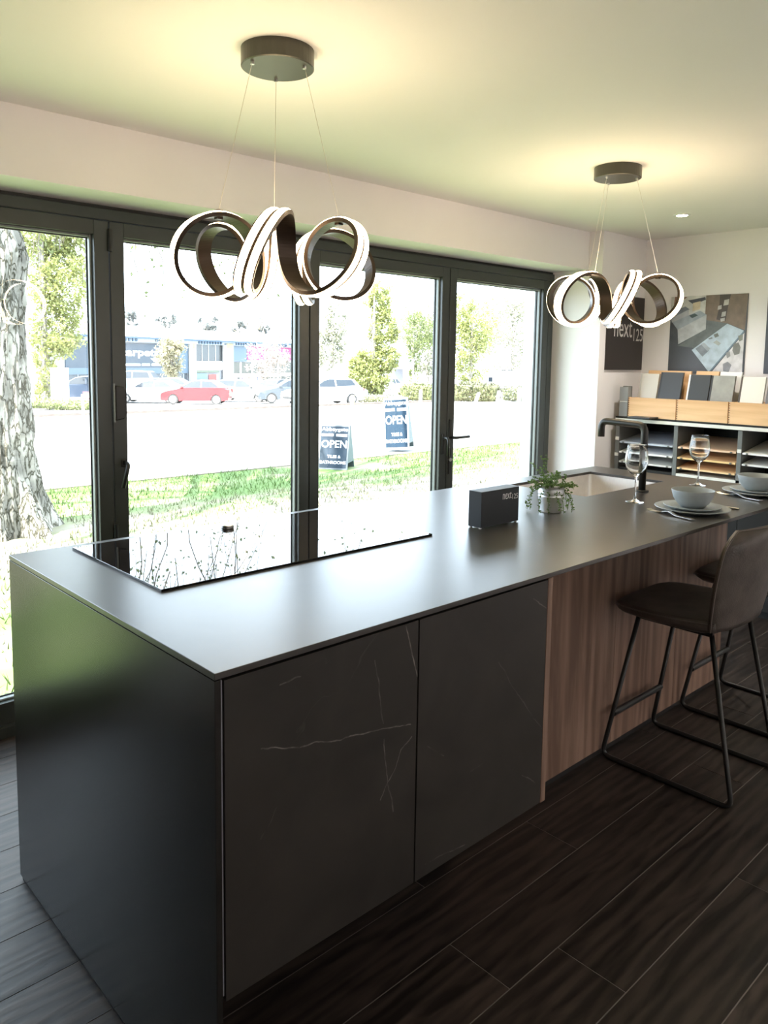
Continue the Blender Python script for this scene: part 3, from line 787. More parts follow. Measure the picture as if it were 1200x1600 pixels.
# wooden boxes with door samples
bxs = [(1.126, 1.443), (.812, 1.121), (.498, .807)]
wl = ['nearest the window', 'in the middle of the shelf top', 'at the right picture edge']
for (ya, yb), lab in zip(bxs, wl):
    t = thing('wooden_box', 'pale beech open box of door samples, ' + lab, 'box', (3.97, (ya + yb) / 2, 1.097), group='beech boxes on the shelf top')
    x0, x1, z0, z1 = SF + .008, 4.10, 1.097, 1.222
    obj('front_panel', bbox(x0, x0 + .014, ya, yb, z0, z1), BEECH, t, True, bevel=.001)
    obj('rear_panel', bbox(x1 - .014, x1, ya, yb, z0, z1), BEECH, t, True)
    obj('side_panel', bbox(x0 + .014, x1 - .014, ya, ya + .012, z0, z1 - .002), BEECH, t, True)
    obj('side_panel', bbox(x0 + .014, x1 - .014, yb - .012, yb, z0, z1 - .002), BEECH, t, True)
    obj('bottom_panel', bbox(x0 + .014, x1 - .014, ya + .012, yb - .012, z0, z0 + .008), BEECH, t, True)
    for i in range(9):
        zz = z0 + .006 + i * .0135
        obj('dovetail', bbox(x0 - .0006, x0 + .001, yb - .007, yb, zz, zz + .0065), pmat('end_grain', (.22, .12, .06), .7), t, True)
def door_sample(ya, yb, xa, ztop, lean, mt, label, edge=None):
    t = thing('door_sample', label, 'door sample', (xa, (ya + yb) / 2, 1.106), group='door samples standing in the boxes')
    h = ztop - 1.106; w2 = (yb - ya) / 2; th = .018
    bm = NB(); hexa(bm, [(0, -w2, 0), (th, -w2, 0), (0, w2, 0), (th, w2, 0), (lean, -w2, h), (lean + th, -w2, h), (lean, w2, h), (lean + th, w2, h)])
    obj('panel', bm, mt, t, bevel=.001)
    if edge:
        bm = NB(); hexa(bm, [(-.001, w2, 0), (th, w2, 0), (-.001, w2 + .010, 0), (th, w2 + .010, 0), (lean - .001, w2, h), (lean + th, w2, h), (lean - .001, w2 + .010, h), (lean + th, w2 + .010, h)])
        obj('edge_band', bm, edge, t)
    return t
PS = lambda n, c, r=.4: pmat('door_' + n, c, r, var=.03)
door_sample(1.303, 1.419, 3.92, 1.372, .055, PS('taupe', (.50, .46, .38), .25), 'shiny taupe door sample standing nearest the window', PS('taupe_edge', (.42, .40, .36)))
door_sample(1.150, 1.285, 3.915, 1.383, .07, PS('charcoal', (.045, .045, .048)), 'charcoal door sample, second from the window', PS('dark_edge', (.02, .018, .018)))
door_sample(.974, 1.097, 3.915, 1.372, .06, PS('graphite', (.035, .036, .036), .5), 'near black door sample with a white edge band', PS('white_edge', (.78, .76, .72)))
door_sample(.828, .958, 3.915, 1.370, .06, ramp_mat('door_concrete', [(.24, .24, .22), (.33, .33, .30)], 14, .6), 'concrete grey door sample standing right of the near black one', PS('dark_edge', (.02, .018, .018)))
door_sample(.655, .783, 3.915, 1.368, .06, PS('ivory', (.70, .67, .60)), 'ivory door sample standing at the right end', PS('brown_edge', (.08, .06, .05)))
door_sample(.515, .640, 3.915, 1.366, .06, PS('slate', (.16, .155, .16)), 'slate grey door sample cut by the right picture edge')
door_sample(1.140, 1.425, 4.015, 1.392, .05, BEECH, 'orange wood door sample behind the taupe one')
door_sample(.965, 1.106, 4.015, 1.394, .05, BEECH, 'orange wood door sample behind the near black one')
door_sample(.828, .955, 4.015, 1.392, .05, PS('white_edge', (.78, .76, .72)), 'white door sample behind the concrete grey one')
# grey block + black tray
t = thing('display_block', 'grey upright sample block with a pale stripe at the shelf end', 'display block', (3.92, 1.482, 1.097))
obj('block', bbox(SF + .01, SF + .05, 1.450, 1.508, 1.097, 1.285), pmat('sample_block_grey', (.27, .28, .285), .5), t, True, bevel=.002)
obj('stripe', bbox(SF + .008, SF + .0102, 1.450, 1.502, 1.190, 1.194), OFFW, t, True)
obj('rear_block', bbox(SF + .055, SF + .085, 1.462, 1.512, 1.097, 1.29), GREYM, t, True, bevel=.002)
t = tag(obj('tray', bbox(SF - .10, SF + .006, 1.235, 1.385, 1.0975, 1.107), pmat('black_tray', (.02, .018, .022), .4), bevel=.002, origin=(SF, 1.31, 1.0975)), 'flat black sample plate in front of the first beech box', 'sample plate')
t.location.x += .0
# ---- boards on the walls
bd = thing('wall_board', 'dark brown board with white lettering on the wall beside the window', 'sign', (3.98, YP, 1.63))
obj('board', bbox(3.757, 4.205, YP - .012, YP, 1.392, 1.868), pmat('dark_sign', (.028, .022, .021), .5, var=.04), bd, True)
SIGNW = pmat('sign_grey_white', (.62, .60, .58), .5, var=.01)
lettering('next', (1, 0, 0), (0, 0, 1), (3.835 - 3.98, -.012, 1.604 - 1.63), .222, .10, SIGNW, bd)
lettering('125', (1, 0, 0), (0, 0, 1), (4.078 - 3.98, -.012, 1.582 - 1.63), .118, .082, SIGNW, bd)
ps = thing('poster', 'square photo print of a grey kitchen above the shelving', 'poster', (XB, 1.125, 1.625))
obj('backing', bbox(XB - .008, XB, .881, 1.37, 1.376, 1.868), pmat('poster_base', (.085, .092, .108), .45, var=.25, scale=3), ps, True)
def pz(u, v, k): return (-.0085 - .0002 * k, (1.37 - u * .489) - 1.125, (1.868 - v * .492) - 1.625)
PR = [([(0, 0), (.47, 0), (.47, .25), (0, .30)], (.60, .60, .57)), ([(.47, 0), (1, 0), (.985, .45), (.76, .36), (.47, .31)], (.20, .145, .105)),
      ([(.47, .31), (.76, .36), (.36, .67), (.12, .64), (.49, .42)], (.13, .145, .14)),
      ([(.05, 0), (.22, .01), (.09, .10), (.04, .10)], (.24, .13, .09)), ([(.23, .055), (.46, .02), (.47, .055), (.31, .11)], (.06, .065, .08)),
      ([(.30, .09), (.40, .07), (.40, .17), (.30, .20)], (.62, .52, .36)),
      ([(0, .20), (.20, .13), (.26, .17), (.03, .29)], (.16, .18, .22)), ([(.01, .28), (.25, .17), (.25, .25), (.03, .35)], (.42, .43, .46)),
      ([(.03, .33), (.40, .19), (.49, .245), (.11, .43)], (.33, .37, .42)), ([(.26, .25), (.33, .225), (.38, .25), (.30, .285)], (.06, .09, .09)),
      ([(.11, .43), (.49, .245), (.49, .43), (.13, .62)], (.48, .50, .51)), ([(.01, .34), (.03, .33), (.11, .43), (.13, .62), (.01, .58)], (.07, .075, .085)),
      ([(.65, 0), (.79, 0), (.76, .16), (.74, .335), (.62, .31), (.65, .16)], (.07, .055, .045)), ([(.71, .07), (.77, .06), (.765, .13), (.70, .14)], (.50, .48, .45)),
      ([(.635, .14), (.68, .13), (.68, .18), (.63, .19)], (.48, .46, .44)), ([(.69, .22), (.74, .21), (.735, .27), (.68, .28)], (.46, .44, .42)), ([(.67, .30), (.73, .29), (.73, .33), (.68, .34)], (.45, .43, .41)),
      ([(.32, .695), (.765, .365), (.975, .455), (.56, .975)], (.44, .54, .62)), ([(.975, .455), (.985, .47), (.575, .985), (.56, .975)], (.16, .22, .28)),
      ([(.985, .48), (.985, 1), (.58, 1)], (.62, .61, .62)), ([(.37, .68), (.45, .62), (.55, .70), (.47, .78)], (.22, .25, .28)), ([(.44, .62), (.48, .60), (.57, .68), (.53, .71)], (.34, .38, .42)),
      ([(.60, .50), (.65, .48), (.67, .52), (.62, .54)], (.16, .17, .15)), ([(.53, .55), (.58, .53), (.59, .55), (.55, .56)], (.20, .22, .22)), ([(.60, .60), (.64, .57), (.70, .61), (.67, .64)], (.34, .36, .34)),
      ([(.86, .62), (.92, .60), (.95, .66), (.94, .74), (.88, .76), (.85, .70)], (.20, .20, .18)), ([(.77, .73), (.82, .71), (.83, .77), (.79, .80)], (.26, .26, .26)),
      ([(.74, .87), (.80, .84), (.85, .88), (.82, .97), (.75, .96)], (.24, .25, .27)), ([(.91, .52), (.97, .50), (.97, .57), (.93, .59)], (.22, .23, .20))]
for i, (pl, c) in enumerate(PR):
    bm = NB(); bm.faces.new([bm.verts.new(pz(u, v, i)) for u, v in pl])
    obj('print', bm, pmat('print_%02d' % i, c, .45, var=.18, scale=22), ps)
ps2 = thing('poster', 'dark slate print cut by the right picture edge above the shelving', 'poster', (XB, .60, 1.6))
obj('backing', bbox(XB - .008, XB, .45, .765, 1.385, 1.868), pmat('poster_slate', (.06, .065, .085), .45, var=.2, scale=4), ps2, True)

# ================================================================== OUTSIDE
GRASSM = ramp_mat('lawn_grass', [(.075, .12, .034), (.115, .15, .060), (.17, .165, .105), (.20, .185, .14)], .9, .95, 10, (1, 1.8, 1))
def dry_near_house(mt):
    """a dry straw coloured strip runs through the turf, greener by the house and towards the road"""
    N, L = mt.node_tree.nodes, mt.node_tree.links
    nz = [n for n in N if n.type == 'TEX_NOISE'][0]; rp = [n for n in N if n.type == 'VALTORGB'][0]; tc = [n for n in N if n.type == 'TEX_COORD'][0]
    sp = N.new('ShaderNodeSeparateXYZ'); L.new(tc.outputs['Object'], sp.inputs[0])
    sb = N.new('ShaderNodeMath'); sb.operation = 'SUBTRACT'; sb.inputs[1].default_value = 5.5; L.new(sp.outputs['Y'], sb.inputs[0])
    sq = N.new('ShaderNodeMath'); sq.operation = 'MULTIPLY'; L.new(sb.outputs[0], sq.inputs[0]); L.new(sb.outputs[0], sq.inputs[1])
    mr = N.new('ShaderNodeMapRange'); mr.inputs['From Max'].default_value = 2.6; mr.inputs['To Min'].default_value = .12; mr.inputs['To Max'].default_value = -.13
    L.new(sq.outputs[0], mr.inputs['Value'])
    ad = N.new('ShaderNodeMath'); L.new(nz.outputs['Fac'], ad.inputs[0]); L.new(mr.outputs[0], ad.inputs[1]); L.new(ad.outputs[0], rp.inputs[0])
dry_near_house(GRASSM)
ASPH = ramp_mat('sunlit_asphalt', [(.19, .185, .18), (.23, .225, .215)], 3, .9)
def ground(name, x0, x1, ys_, mat, dz=0.0):
    bm = NB(); prev = None
    for y in ys_:
        r_ = [bm.verts.new((x0, y, gz(y) + dz)), bm.verts.new((x1, y, gz(y) + dz))]
        if prev: bm.faces.new((prev[0], prev[1], r_[1], r_[0]))
        prev = r_
    return struct(name, bm, mat)
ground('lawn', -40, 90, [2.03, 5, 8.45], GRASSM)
ground('road', -60, 110, [8.45, SLOPE_Y, 30.7, 45], ASPH, -.03)
ground('car_park', -150, 260, [45, 230], ramp_mat('car_park_asphalt', [(.26, .26, .26), (.33, .33, .33)], 2), -.03)
bm = bbox(-40, 90, 8.45, 8.57, LAWN_Z - .1, LAWN_Z + .015)
struct('kerb', bm, pmat('kerb_stone', (.15, .12, .10), .9, var=.2, scale=3))
bm = NB(); y0 = 30.9
hexa(bm, [(-60, y0, gz(y0) - .2), (110, y0, gz(y0) - .2), (-60, y0 + .15, gz(y0) - .2), (110, y0 + .15, gz(y0) - .2), (-60, y0, gz(y0) + .08), (110, y0, gz(y0) + .08), (-60, y0 + .15, gz(y0) + .08), (110, y0 + .15, gz(y0) + .08)])
struct('kerb', bm, pmat('kerb_stone', (.15, .12, .10)))
# grass blades
n = 42000
gx = rng.uniform(-1.5, 16, n); gy = 2.06 + (8.42 - 2.06) * rng.uniform(0, 1, n) ** .9
keep = (np.hypot(gx - 1.6, gy - 6.4) > .62) & ~((gx > 6) & (gx < 7.6) & (gy > 7.3))
gx, gy = gx[keep], gy[keep]; n = len(gx)
hh = rng.uniform(.025, .075, n); an = rng.uniform(0, 2 * PI, n); wd = rng.uniform(.004, .010, n); lx, ly = rng.normal(0, .02, n), rng.normal(0, .02, n)
vv = np.zeros((n, 3, 3))
vv[:, 0] = np.stack([gx + np.cos(an) * wd, gy + np.sin(an) * wd, np.full(n, LAWN_Z - .004)], 1)
vv[:, 1] = np.stack([gx - np.cos(an) * wd, gy - np.sin(an) * wd, np.full(n, LAWN_Z - .004)], 1)
vv[:, 2] = np.stack([gx + lx, gy + ly, LAWN_Z + hh], 1)
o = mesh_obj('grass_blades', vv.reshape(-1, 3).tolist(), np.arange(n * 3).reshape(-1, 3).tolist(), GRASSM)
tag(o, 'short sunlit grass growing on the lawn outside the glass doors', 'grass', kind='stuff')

# ---- trees
def leaf_arrays(centers, sizes, L, W, droop=0.0):
    """rhombic leaves at centers"""
    n = len(centers)
    d = rng.normal(0, 1, (n, 3)); d[:, 2] -= droop; d /= np.linalg.norm(d, axis=1)[:, None]
    a = np.cross(d, rng.normal(0, 1, (n, 3))); a /= np.linalg.norm(a, axis=1)[:, None]
    s = sizes[:, None]
    V = np.stack([centers, centers + d * s * L * .5 + a * s * W * .5, centers + d * s * L, centers + d * s * L * .5 - a * s * W * .5], 1)
    return V.reshape(-1, 3), np.arange(n * 4).reshape(-1, 4)
BARK = ramp_mat('grey_bark', [(.10, .085, .07), (.22, .20, .17), (.34, .31, .27)], 9, .95, 8, (1, 1, .35), .6)
def tree(name, label, base, trunk_r, trunk_h, blobs, nleaf, lsize, mat, group=None, cat='tree', lean=(0, 0), branches=10, bark=None, clump=.5):
    t = thing(name, label, cat, base, group=group)
    bm = NB()
    top = Vector((lean[0], lean[1], trunk_h))
    if trunk_h > 0:
        tube(bm, [top * q for q in (0, .3, .6, .85, 1)], [trunk_r * 1.2, trunk_r, trunk_r * .8, trunk_r * .55, trunk_r * .3], 8)
        for k in range(branches):
            c, r_ = random.choice(blobs); q = random.uniform(.35, .95)
            e = Vector(c) + Vector([random.uniform(-.7, .7) * r_[i] for i in range(3)])
            s = top * q; mid = (s + e) / 2 + Vector((0, 0, .08 * (e - s).length))
            tube(bm, [s, mid, e], [trunk_r * .32, trunk_r * .2, trunk_r * .06], 5)
        obj('trunk', bm, bark or BARK, t)
    P = []
    vol = np.array([b[1][0] * b[1][1] * b[1][2] for b in blobs]) ** .8; vol /= vol.sum()
    for (c, r_), q in zip(blobs, vol):
        k = max(20, int(nleaf * q)); nc = max(6, k // 28)
        u = rng.normal(0, 1, (nc, 3)); u /= np.linalg.norm(u, axis=1)[:, None]
        cc = u * (rng.uniform(.15, 1, nc) ** .45)[:, None]
        pts = cc[rng.integers(0, nc, k)] + rng.normal(0, clump * .35, (k, 3)) * .6
        P.append(np.array(c) + pts * np.array(r_))
    P = np.concatenate(P)
    P = P[P[:, 2] > .02]
    V, Fc = leaf_arrays(P, rng.uniform(.6, 1.3, len(P)) * lsize, 1.0, .62, .3)
    tag(mesh_obj('foliage', V.tolist(), Fc.tolist(), mat, t), kind='stuff')
    return t
LY = leaf_mat('leaf_fresh_green', (.23, .25, .085), .45)
LP = leaf_mat('leaf_pale_yellow', (.27, .25, .16), .4)
LW = leaf_mat('leaf_cream_blossom', (.30, .26, .23), .4)
LD = leaf_mat('leaf_mid_green', (.14, .17, .06), .4)
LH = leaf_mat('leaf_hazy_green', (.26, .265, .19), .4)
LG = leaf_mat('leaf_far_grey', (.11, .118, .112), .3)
# big birch-like trunk close to the house
bt = on_y(12, 832, 6.4); base = Vector((bt.x, 6.4, LAWN_Z))
tr = thing('large_tree', 'big rough barked tree trunk standing on the lawn at the left', 'tree', base)
prof = [(16, 850, .46), (12, 815, .38), (6, 770, .325), (1, 710, .295), (-3, 640, .272), (-6, 580, .255), (-10, 540, .245), (-9, 480, .238), (-5, 430, .245), (-4, 400, .25), (-14, 365, .235), (-24, 340, .22), (-40, 250, .19), (-70, 100, .17), (-110, -80, .14), (-160, -320, .10)]
cen = [(on_y(a, b, 6.4), r_) for a, b, r_ in prof]
zz = np.array([c.z for c, _ in cen]); xx = np.array([c.x for c, _ in cen]); rr = np.array([r_ for _, r_ in cen])
o_ = np.argsort(zz); zz, xx, rr = zz[o_], xx[o_], rr[o_]
nz_, na = 150, 88
zl = np.concatenate([np.linspace(LAWN_Z - .05, 3.6, 120), np.linspace(3.7, zz[-1], 30)])
V, Fc = [], []
for i, z in enumerate(zl):
    cx, r_ = np.interp(z, zz, xx), np.interp(z, zz, rr)
    for j in range(na):
        a = 2 * PI * j / na
        fl_ = max(0, 1 - (z - LAWN_Z) / .55)
        root = 1 + fl_ * .22 * (math.sin(5 * a + 1) + .5 * math.sin(9 * a))
        q = Vector((math.cos(a) * 3.2, math.sin(a) * 3.2, z * 2.6))
        rid = abs(mnoise.noise(Vector((q.x * 1.6, q.y * 1.6, z * 1.5)))) + .6 * abs(mnoise.noise(Vector((q.x * 3.4 + 7, q.y * 3.4, z * 3.6))))
        blk = mnoise.noise(Vector((q.x * .9, q.y * .9, z * 6)))
        rad = r_ * root + .085 * min(.55, rid) + .02 * blk - .03
        V.append((cx + rad * math.cos(a) - base.x, 6.4 + rad * math.sin(a) - base.y, z - base.z))
for i in range(len(zl) - 1):
    for j in range(na): Fc.append((i * na + j, i * na + (j + 1) % na, (i + 1) * na + (j + 1) % na, (i + 1) * na + j))
def cracked_bark(name):
    mt, nt, b, N, L = new_mat(name)
    tc = N.new('ShaderNodeTexCoord'); mp = N.new('ShaderNodeMapping'); mp.inputs['Scale'].default_value = (1, 1, .32); L.new(tc.outputs['Object'], mp.inputs[0])
    nz = N.new('ShaderNodeTexNoise'); nz.inputs['Scale'].default_value = 9; nz.inputs['Detail'].default_value = 6; L.new(mp.outputs[0], nz.inputs['Vector'])
    wv = N.new('ShaderNodeVectorMath'); wv.operation = 'SCALE'; wv.inputs['Scale'].default_value = .30; L.new(nz.outputs['Color'], wv.inputs[0])
    ad = N.new('ShaderNodeVectorMath'); L.new(mp.outputs[0], ad.inputs[0]); L.new(wv.outputs[0], ad.inputs[1])
    vo = N.new('ShaderNodeTexVoronoi'); vo.feature = 'DISTANCE_TO_EDGE'; vo.inputs['Scale'].default_value = 13; L.new(ad.outputs[0], vo.inputs['Vector'])
    rp = N.new('ShaderNodeValToRGB'); e = rp.color_ramp.elements; e[0].position = .02; e[0].color = (.060, .056, .040, 1); e[1].position = .11; e[1].color = (.24, .225, .195, 1)
    L.new(vo.outputs['Distance'], rp.inputs[0])
    n2 = N.new('ShaderNodeTexNoise'); n2.inputs['Scale'].default_value = 4; n2.inputs['Detail'].default_value = 8; L.new(tc.outputs['Object'], n2.inputs['Vector'])
    mr = N.new('ShaderNodeMapRange'); mr.inputs['From Min'].default_value = .35; mr.inputs['From Max'].default_value = .65; mr.inputs['To Min'].default_value = .45; mr.inputs['To Max'].default_value = 1.25; L.new(n2.outputs['Fac'], mr.inputs['Value'])
    sc = N.new('ShaderNodeVectorMath'); sc.operation = 'SCALE'; L.new(rp.outputs[0], sc.inputs[0]); L.new(mr.outputs[0], sc.inputs['Scale']); L.new(sc.outputs[0], b.inputs['Base Color'])
    b.inputs['Roughness'].default_value = .95; b.inputs['Specular IOR Level'].default_value = .1
    bp = N.new('ShaderNodeBump'); bp.inputs['Strength'].default_value = 1; bp.inputs['Distance'].default_value = .03; L.new(rp.outputs[0], bp.inputs['Height']); L.new(bp.outputs[0], b.inputs['Normal'])
    return mt
TBARK = cracked_bark('rough_pale_bark')
mesh_obj('trunk', V, Fc, TBARK, tr)
tc_ = Vector((xx[-1], 6.4, zz[-1]))
bmB = NB(); tw = NB(); PL = []
for k in range(44):
    a = random.uniform(-.7, 1.5) if k < 36 else random.uniform(1.5, 5)
    ln = random.uniform(2.5, 8.5)
    s = Vector((np.interp(3.5 + k * .08, zz, xx), 6.4, 3.5 + k * .08)); s.z = min(s.z, zz[-1])
    s.x = np.interp(s.z, zz, xx)
    e = s + Vector((math.cos(a) * ln, math.sin(a) * ln * .75, random.uniform(.5, 2.6)))
    pts = [s, s.lerp(e, .35) + Vector((0, 0, .5)), s.lerp(e, .7) + Vector((0, 0, .55)), e]
    tube(bmB, [p - base for p in pts], [.07, .05, .03, .012], 6)
    for h in range(random.randint(9, 14)):
        q = random.uniform(.25, 1); i = min(2, int(q * 3)); p = pts[i].lerp(pts[i + 1], q * 3 - i)
        hl = random.uniform(1.2, 3.8); tp_ = [p]
        v = Vector((random.uniform(-.5, .5), random.uniform(-.5, .5), -.2))
        zmin = random.uniform(1.95, 3.1)
        for s_ in range(9):
            v = (v + Vector((random.uniform(-.3, .3), random.uniform(-.3, .3), -.28))).normalized(); p = p + v * hl / 8
            if p.z < zmin: break
            tp_.append(p.copy())
            for _ in range(4): PL.append(p + Vector([random.gauss(0, .10) for _ in range(3)]))
        if len(tp_) > 1: tube(tw, [x - base for x in tp_], [.011 * (1 - .08 * i) for i in range(len(tp_))], 4)
obj('branch', bmB, TBARK, tr); tag(obj('twig', tw, pmat('twig_bark', (.12, .10, .08), .9), tr), kind='stuff')
PL = np.array([tuple(p - base) for p in PL])
V, Fc = leaf_arrays(PL, rng.uniform(.7, 1.3, len(PL)) * .052, 1, .62, .8)
tag(mesh_obj('foliage', V.tolist(), Fc.tolist(), leaf_mat('birch_leaf', (.10, .12, .045), .4), tr), kind='stuff')

def blob(px, py, wpx, hpx, depth, base):
    """an ellipsoid of foliage measured in the photo at a known depth -> local centre and radii"""
    c = depth_at(px, py, depth) - base; s = depth / F_PX
    return ((c.x, c.y, c.z), (wpx * s / 2, wpx * s / 2, hpx * s / 2))
def tree_at(name, label, px, py, bl, nleaf, lsize, mat, tr_=.12, group=None, th=None, **k):
    b = on_ground(px, py); dep = (b - CAM).dot(fw)
    bl2 = [blob(*q, dep, b) for q in bl]
    h = th if th is not None else max(c[2] for c, _ in bl2) + .3
    return tree(name, label, b, tr_, h, bl2, nleaf, lsize, mat, group=group, **k)
tree_at('leafy_tree', 'fresh green tree with drooping foliage right behind the big trunk', 72, 632, [(70, 590, 44, 90), (85, 520, 80, 90), (95, 440, 100, 110), (70, 360, 110, 110), (120, 330, 90, 110)], 22000, .21, LY, .22)
tree_at('slender_tree', 'pale yellow vase shaped tree before the blue shop sign', 268, 614, [(267, 560, 40, 60), (268, 580, 26, 40), (268, 545, 44, 40)], 4500, .2, LP, .10)
tree_at('blossom_tree', 'cream blossom tree before the pink shop sign', 415, 617, [(414, 560, 66, 60), (430, 575, 50, 50), (440, 540, 40, 50), (400, 585, 36, 40)], 2300, .2, LW, .12)
tree_at('bushy_tree', 'bright green tree with two tiers between car park and bollards', 583, 622, [(578, 585, 66, 62), (565, 570, 44, 44), (600, 560, 50, 40), (600, 515, 48, 70), (590, 470, 40, 60), (585, 605, 34, 34)], 15000, .21, LY, .16)
tree_at('narrow_tree', 'narrow ivy covered tree right of the bright green tree', 645, 612, [(645, 585, 18, 50), (646, 555, 20, 50), (655, 520, 50, 70)], 4000, .2, LD, .10)
tree_at('spreading_tree', 'pale green spreading tree behind the hedge in the rightmost door pane', 735, 612, [(735, 580, 50, 50), (725, 545, 70, 70), (745, 510, 70, 80), (720, 490, 50, 70)], 11000, .22, LY, .16)
tree_at('hazy_tree', 'hazy pale tree far behind the white van in the rightmost pane', 800, 603, [(800, 545, 110, 110), (770, 500, 90, 110), (835, 510, 80, 130), (810, 460, 90, 70)], 12000, .30, LH, .22)
tree_at('hazy_tree', 'hazy pale tree far behind the two tiered green tree', 668, 604, [(665, 550, 60, 80), (680, 510, 60, 90), (640, 505, 50, 70)], 7000, .30, LH, .18)
tree_at('hazy_tree', 'hazy pale tree at the left edge of the third door pane', 520, 603, [(515, 545, 50, 70), (525, 505, 40, 70)], 4000, .30, LH, .15)
# far grey pines behind the shop roof
for i, (px, py, w_, h_, lab) in enumerate([(205, 498, 34, 22, 'grey distant treetop above the left end of the shop roof'), (262, 502, 40, 20, 'grey distant treetop low behind the shop roof'), (324, 503, 30, 36, 'pointed grey distant tree behind the shop roof'), (372, 511, 32, 24, 'rounded grey distant tree behind the shop roof'), (412, 512, 18, 40, 'slim grey distant tree at the right end of the shop roof')]):
    dep = 130; b = depth_at(px, 590, dep); b.z = gz(60)
    tree('distant_tree', lab, b, .3, 8, [blob(px, py, w_, h_, dep, b), blob(px + 4, py + 18, w_ * 1.2, h_, dep, b)], 500, .6, LG, 'distant trees behind the shop roof', branches=3)
# hedges
def hedge(label, pxs, py, hpx, mat, n, ls):
    a, b = on_ground(pxs[0], py), on_ground(pxs[1], py); dep = ((a + b) / 2 - CAM).dot(fw); hh_ = hpx * dep / F_PX
    L2 = (b - a).length / 2; mid = (a + b) / 2; ang = math.atan2((b - a).y, (b - a).x)
    t = thing('hedge', label, 'hedge', mid, ang)
    P = rng.uniform(-1, 1, (n, 3)); P = P / np.maximum(1e-3, (np.abs(P) ** 4).sum(1) ** .25)[:, None] * rng.uniform(.75, 1.05, n)[:, None]
    P = P * np.array([L2, .8, hh_ / 2]) + np.array([0, .6, hh_ / 2]); P = P[P[:, 2] > .02]
    V, Fc = leaf_arrays(P, rng.uniform(.6, 1.3, len(P)) * ls, 1, .6)
    tag(mesh_obj('foliage', V.tolist(), Fc.tolist(), mat, t), kind='stuff')
    bm = NB(); box(bm, -L2 * .96, L2 * .96, .0, 1.2, 0, hh_ * .88); obj('inner_growth', bm, pmat('hedge_inner', (.10, .11, .05), .95, var=.4, scale=5), t, bevel=.15)
HM = leaf_mat('hedge_leaf', (.10, .10, .055), .25)
hedge('olive clipped hedge behind the leaning bollards', (705, 775), 627, 28, HM, 3200, .14)
hedge('paler clipped hedge right of the olive one', (783, 842), 627, 24, leaf_mat('hedge_leaf_pale', (.16, .16, .12), .25), 2200, .14)
hedge('green low hedge left of the door mullion', (622, 692), 626, 26, leaf_mat('hedge_leaf_green', (.11, .12, .045), .25), 2400, .14)
hedge('low green verge hedge under the fresh green tree', (40, 152), 640, 13, LD, 2400, .12)
hedge('pale sunlit ground cover below the two tiered tree', (556, 625), 630, 12, leaf_mat('verge_pale', (.18, .175, .13), .2), 1500, .10)

# bollards
POSTM = pmat('pale_timber_post', (.32, .30, .27), .8, var=.15)
def bollard(px, py, hpx, lean, label, mat=POSTM):
    b = on_ground(px, py); dep = (b - CAM).dot(fw); h = hpx * dep / F_PX; r_ = .11
    t = thing('bollard', label, 'bollard', b, group='timber bollards along the road')
    d = Vector((rt.x, rt.y, 0)).normalized() * lean * h
    obj('post', tube(NB(), [(0, 0, -.05), d * .5 + Vector((0, 0, h * .5)), d + Vector((0, 0, h))], [r_, r_, r_ * .95], 10), mat, t)
    obj('cap', tube(NB(), [d + Vector((0, 0, h)), d * 1.03 + Vector((0, 0, h * 1.05))], [r_ * .95, r_ * .4], 10), mat, t)
bollard(657, 630, 20, 0, 'upright pale bollard left of the door mullion')
bollard(743, 628, 14, .35, 'leaning pale bollard before the olive hedge')
bollard(777, 628, 17, .15, 'slightly leaning pale bollard between the two hedges')
bollard(811, 628, 19, 0, 'upright pale bollard before the paler hedge')
bollard(551, 633, 15, 0, 'yellowish short bollard beside the parked silver car', pmat('yellow_post', (.28, .22, .10), .8))
# sign post + white panel on the left
b = on_ground(130, 652); dep = (b - CAM).dot(fw); s = dep / F_PX
t = thing('road_sign', 'white road sign post with red edged plate beside the left door frame', 'sign', b, math.atan2(rt.y, rt.x))
obj('post', tube(NB(), [(0, 0, 0), (0, 0, 36 * s)], 2.2 * s, 10), pmat('white_post', (.75, .75, .75), .6), t)
obj('plate', bbox(1 * s, 14 * s, -.05, -.02, 28 * s, 40 * s), pmat('red_plate', (.30, .05, .05), .5), t, bevel=.01)
obj('plate_face', bbox(3 * s, 12 * s, -.055, -.05, 30.5 * s, 37.5 * s), pmat('white_post', (.75, .75, .75), .6), t)
b = on_ground(95, 637); dep = (b - CAM).dot(fw) ; s = dep / F_PX
t = thing('hoarding', 'plain white hoarding panel between the leafy tree and the blue car', 'hoarding', b, math.atan2(rt.y, rt.x))
obj('panel', bbox(-15 * s, 13 * s, 0, .08, 4 * s, 62 * s), pmat('white_panel', (.8, .8, .8), .6), t, bevel=.01)
for x in (-12, 10): obj('leg', bbox(x * s - .05, x * s + .05, .08, .16, 0, 58 * s), pmat('white_post', (.75, .75, .75), .6), t)

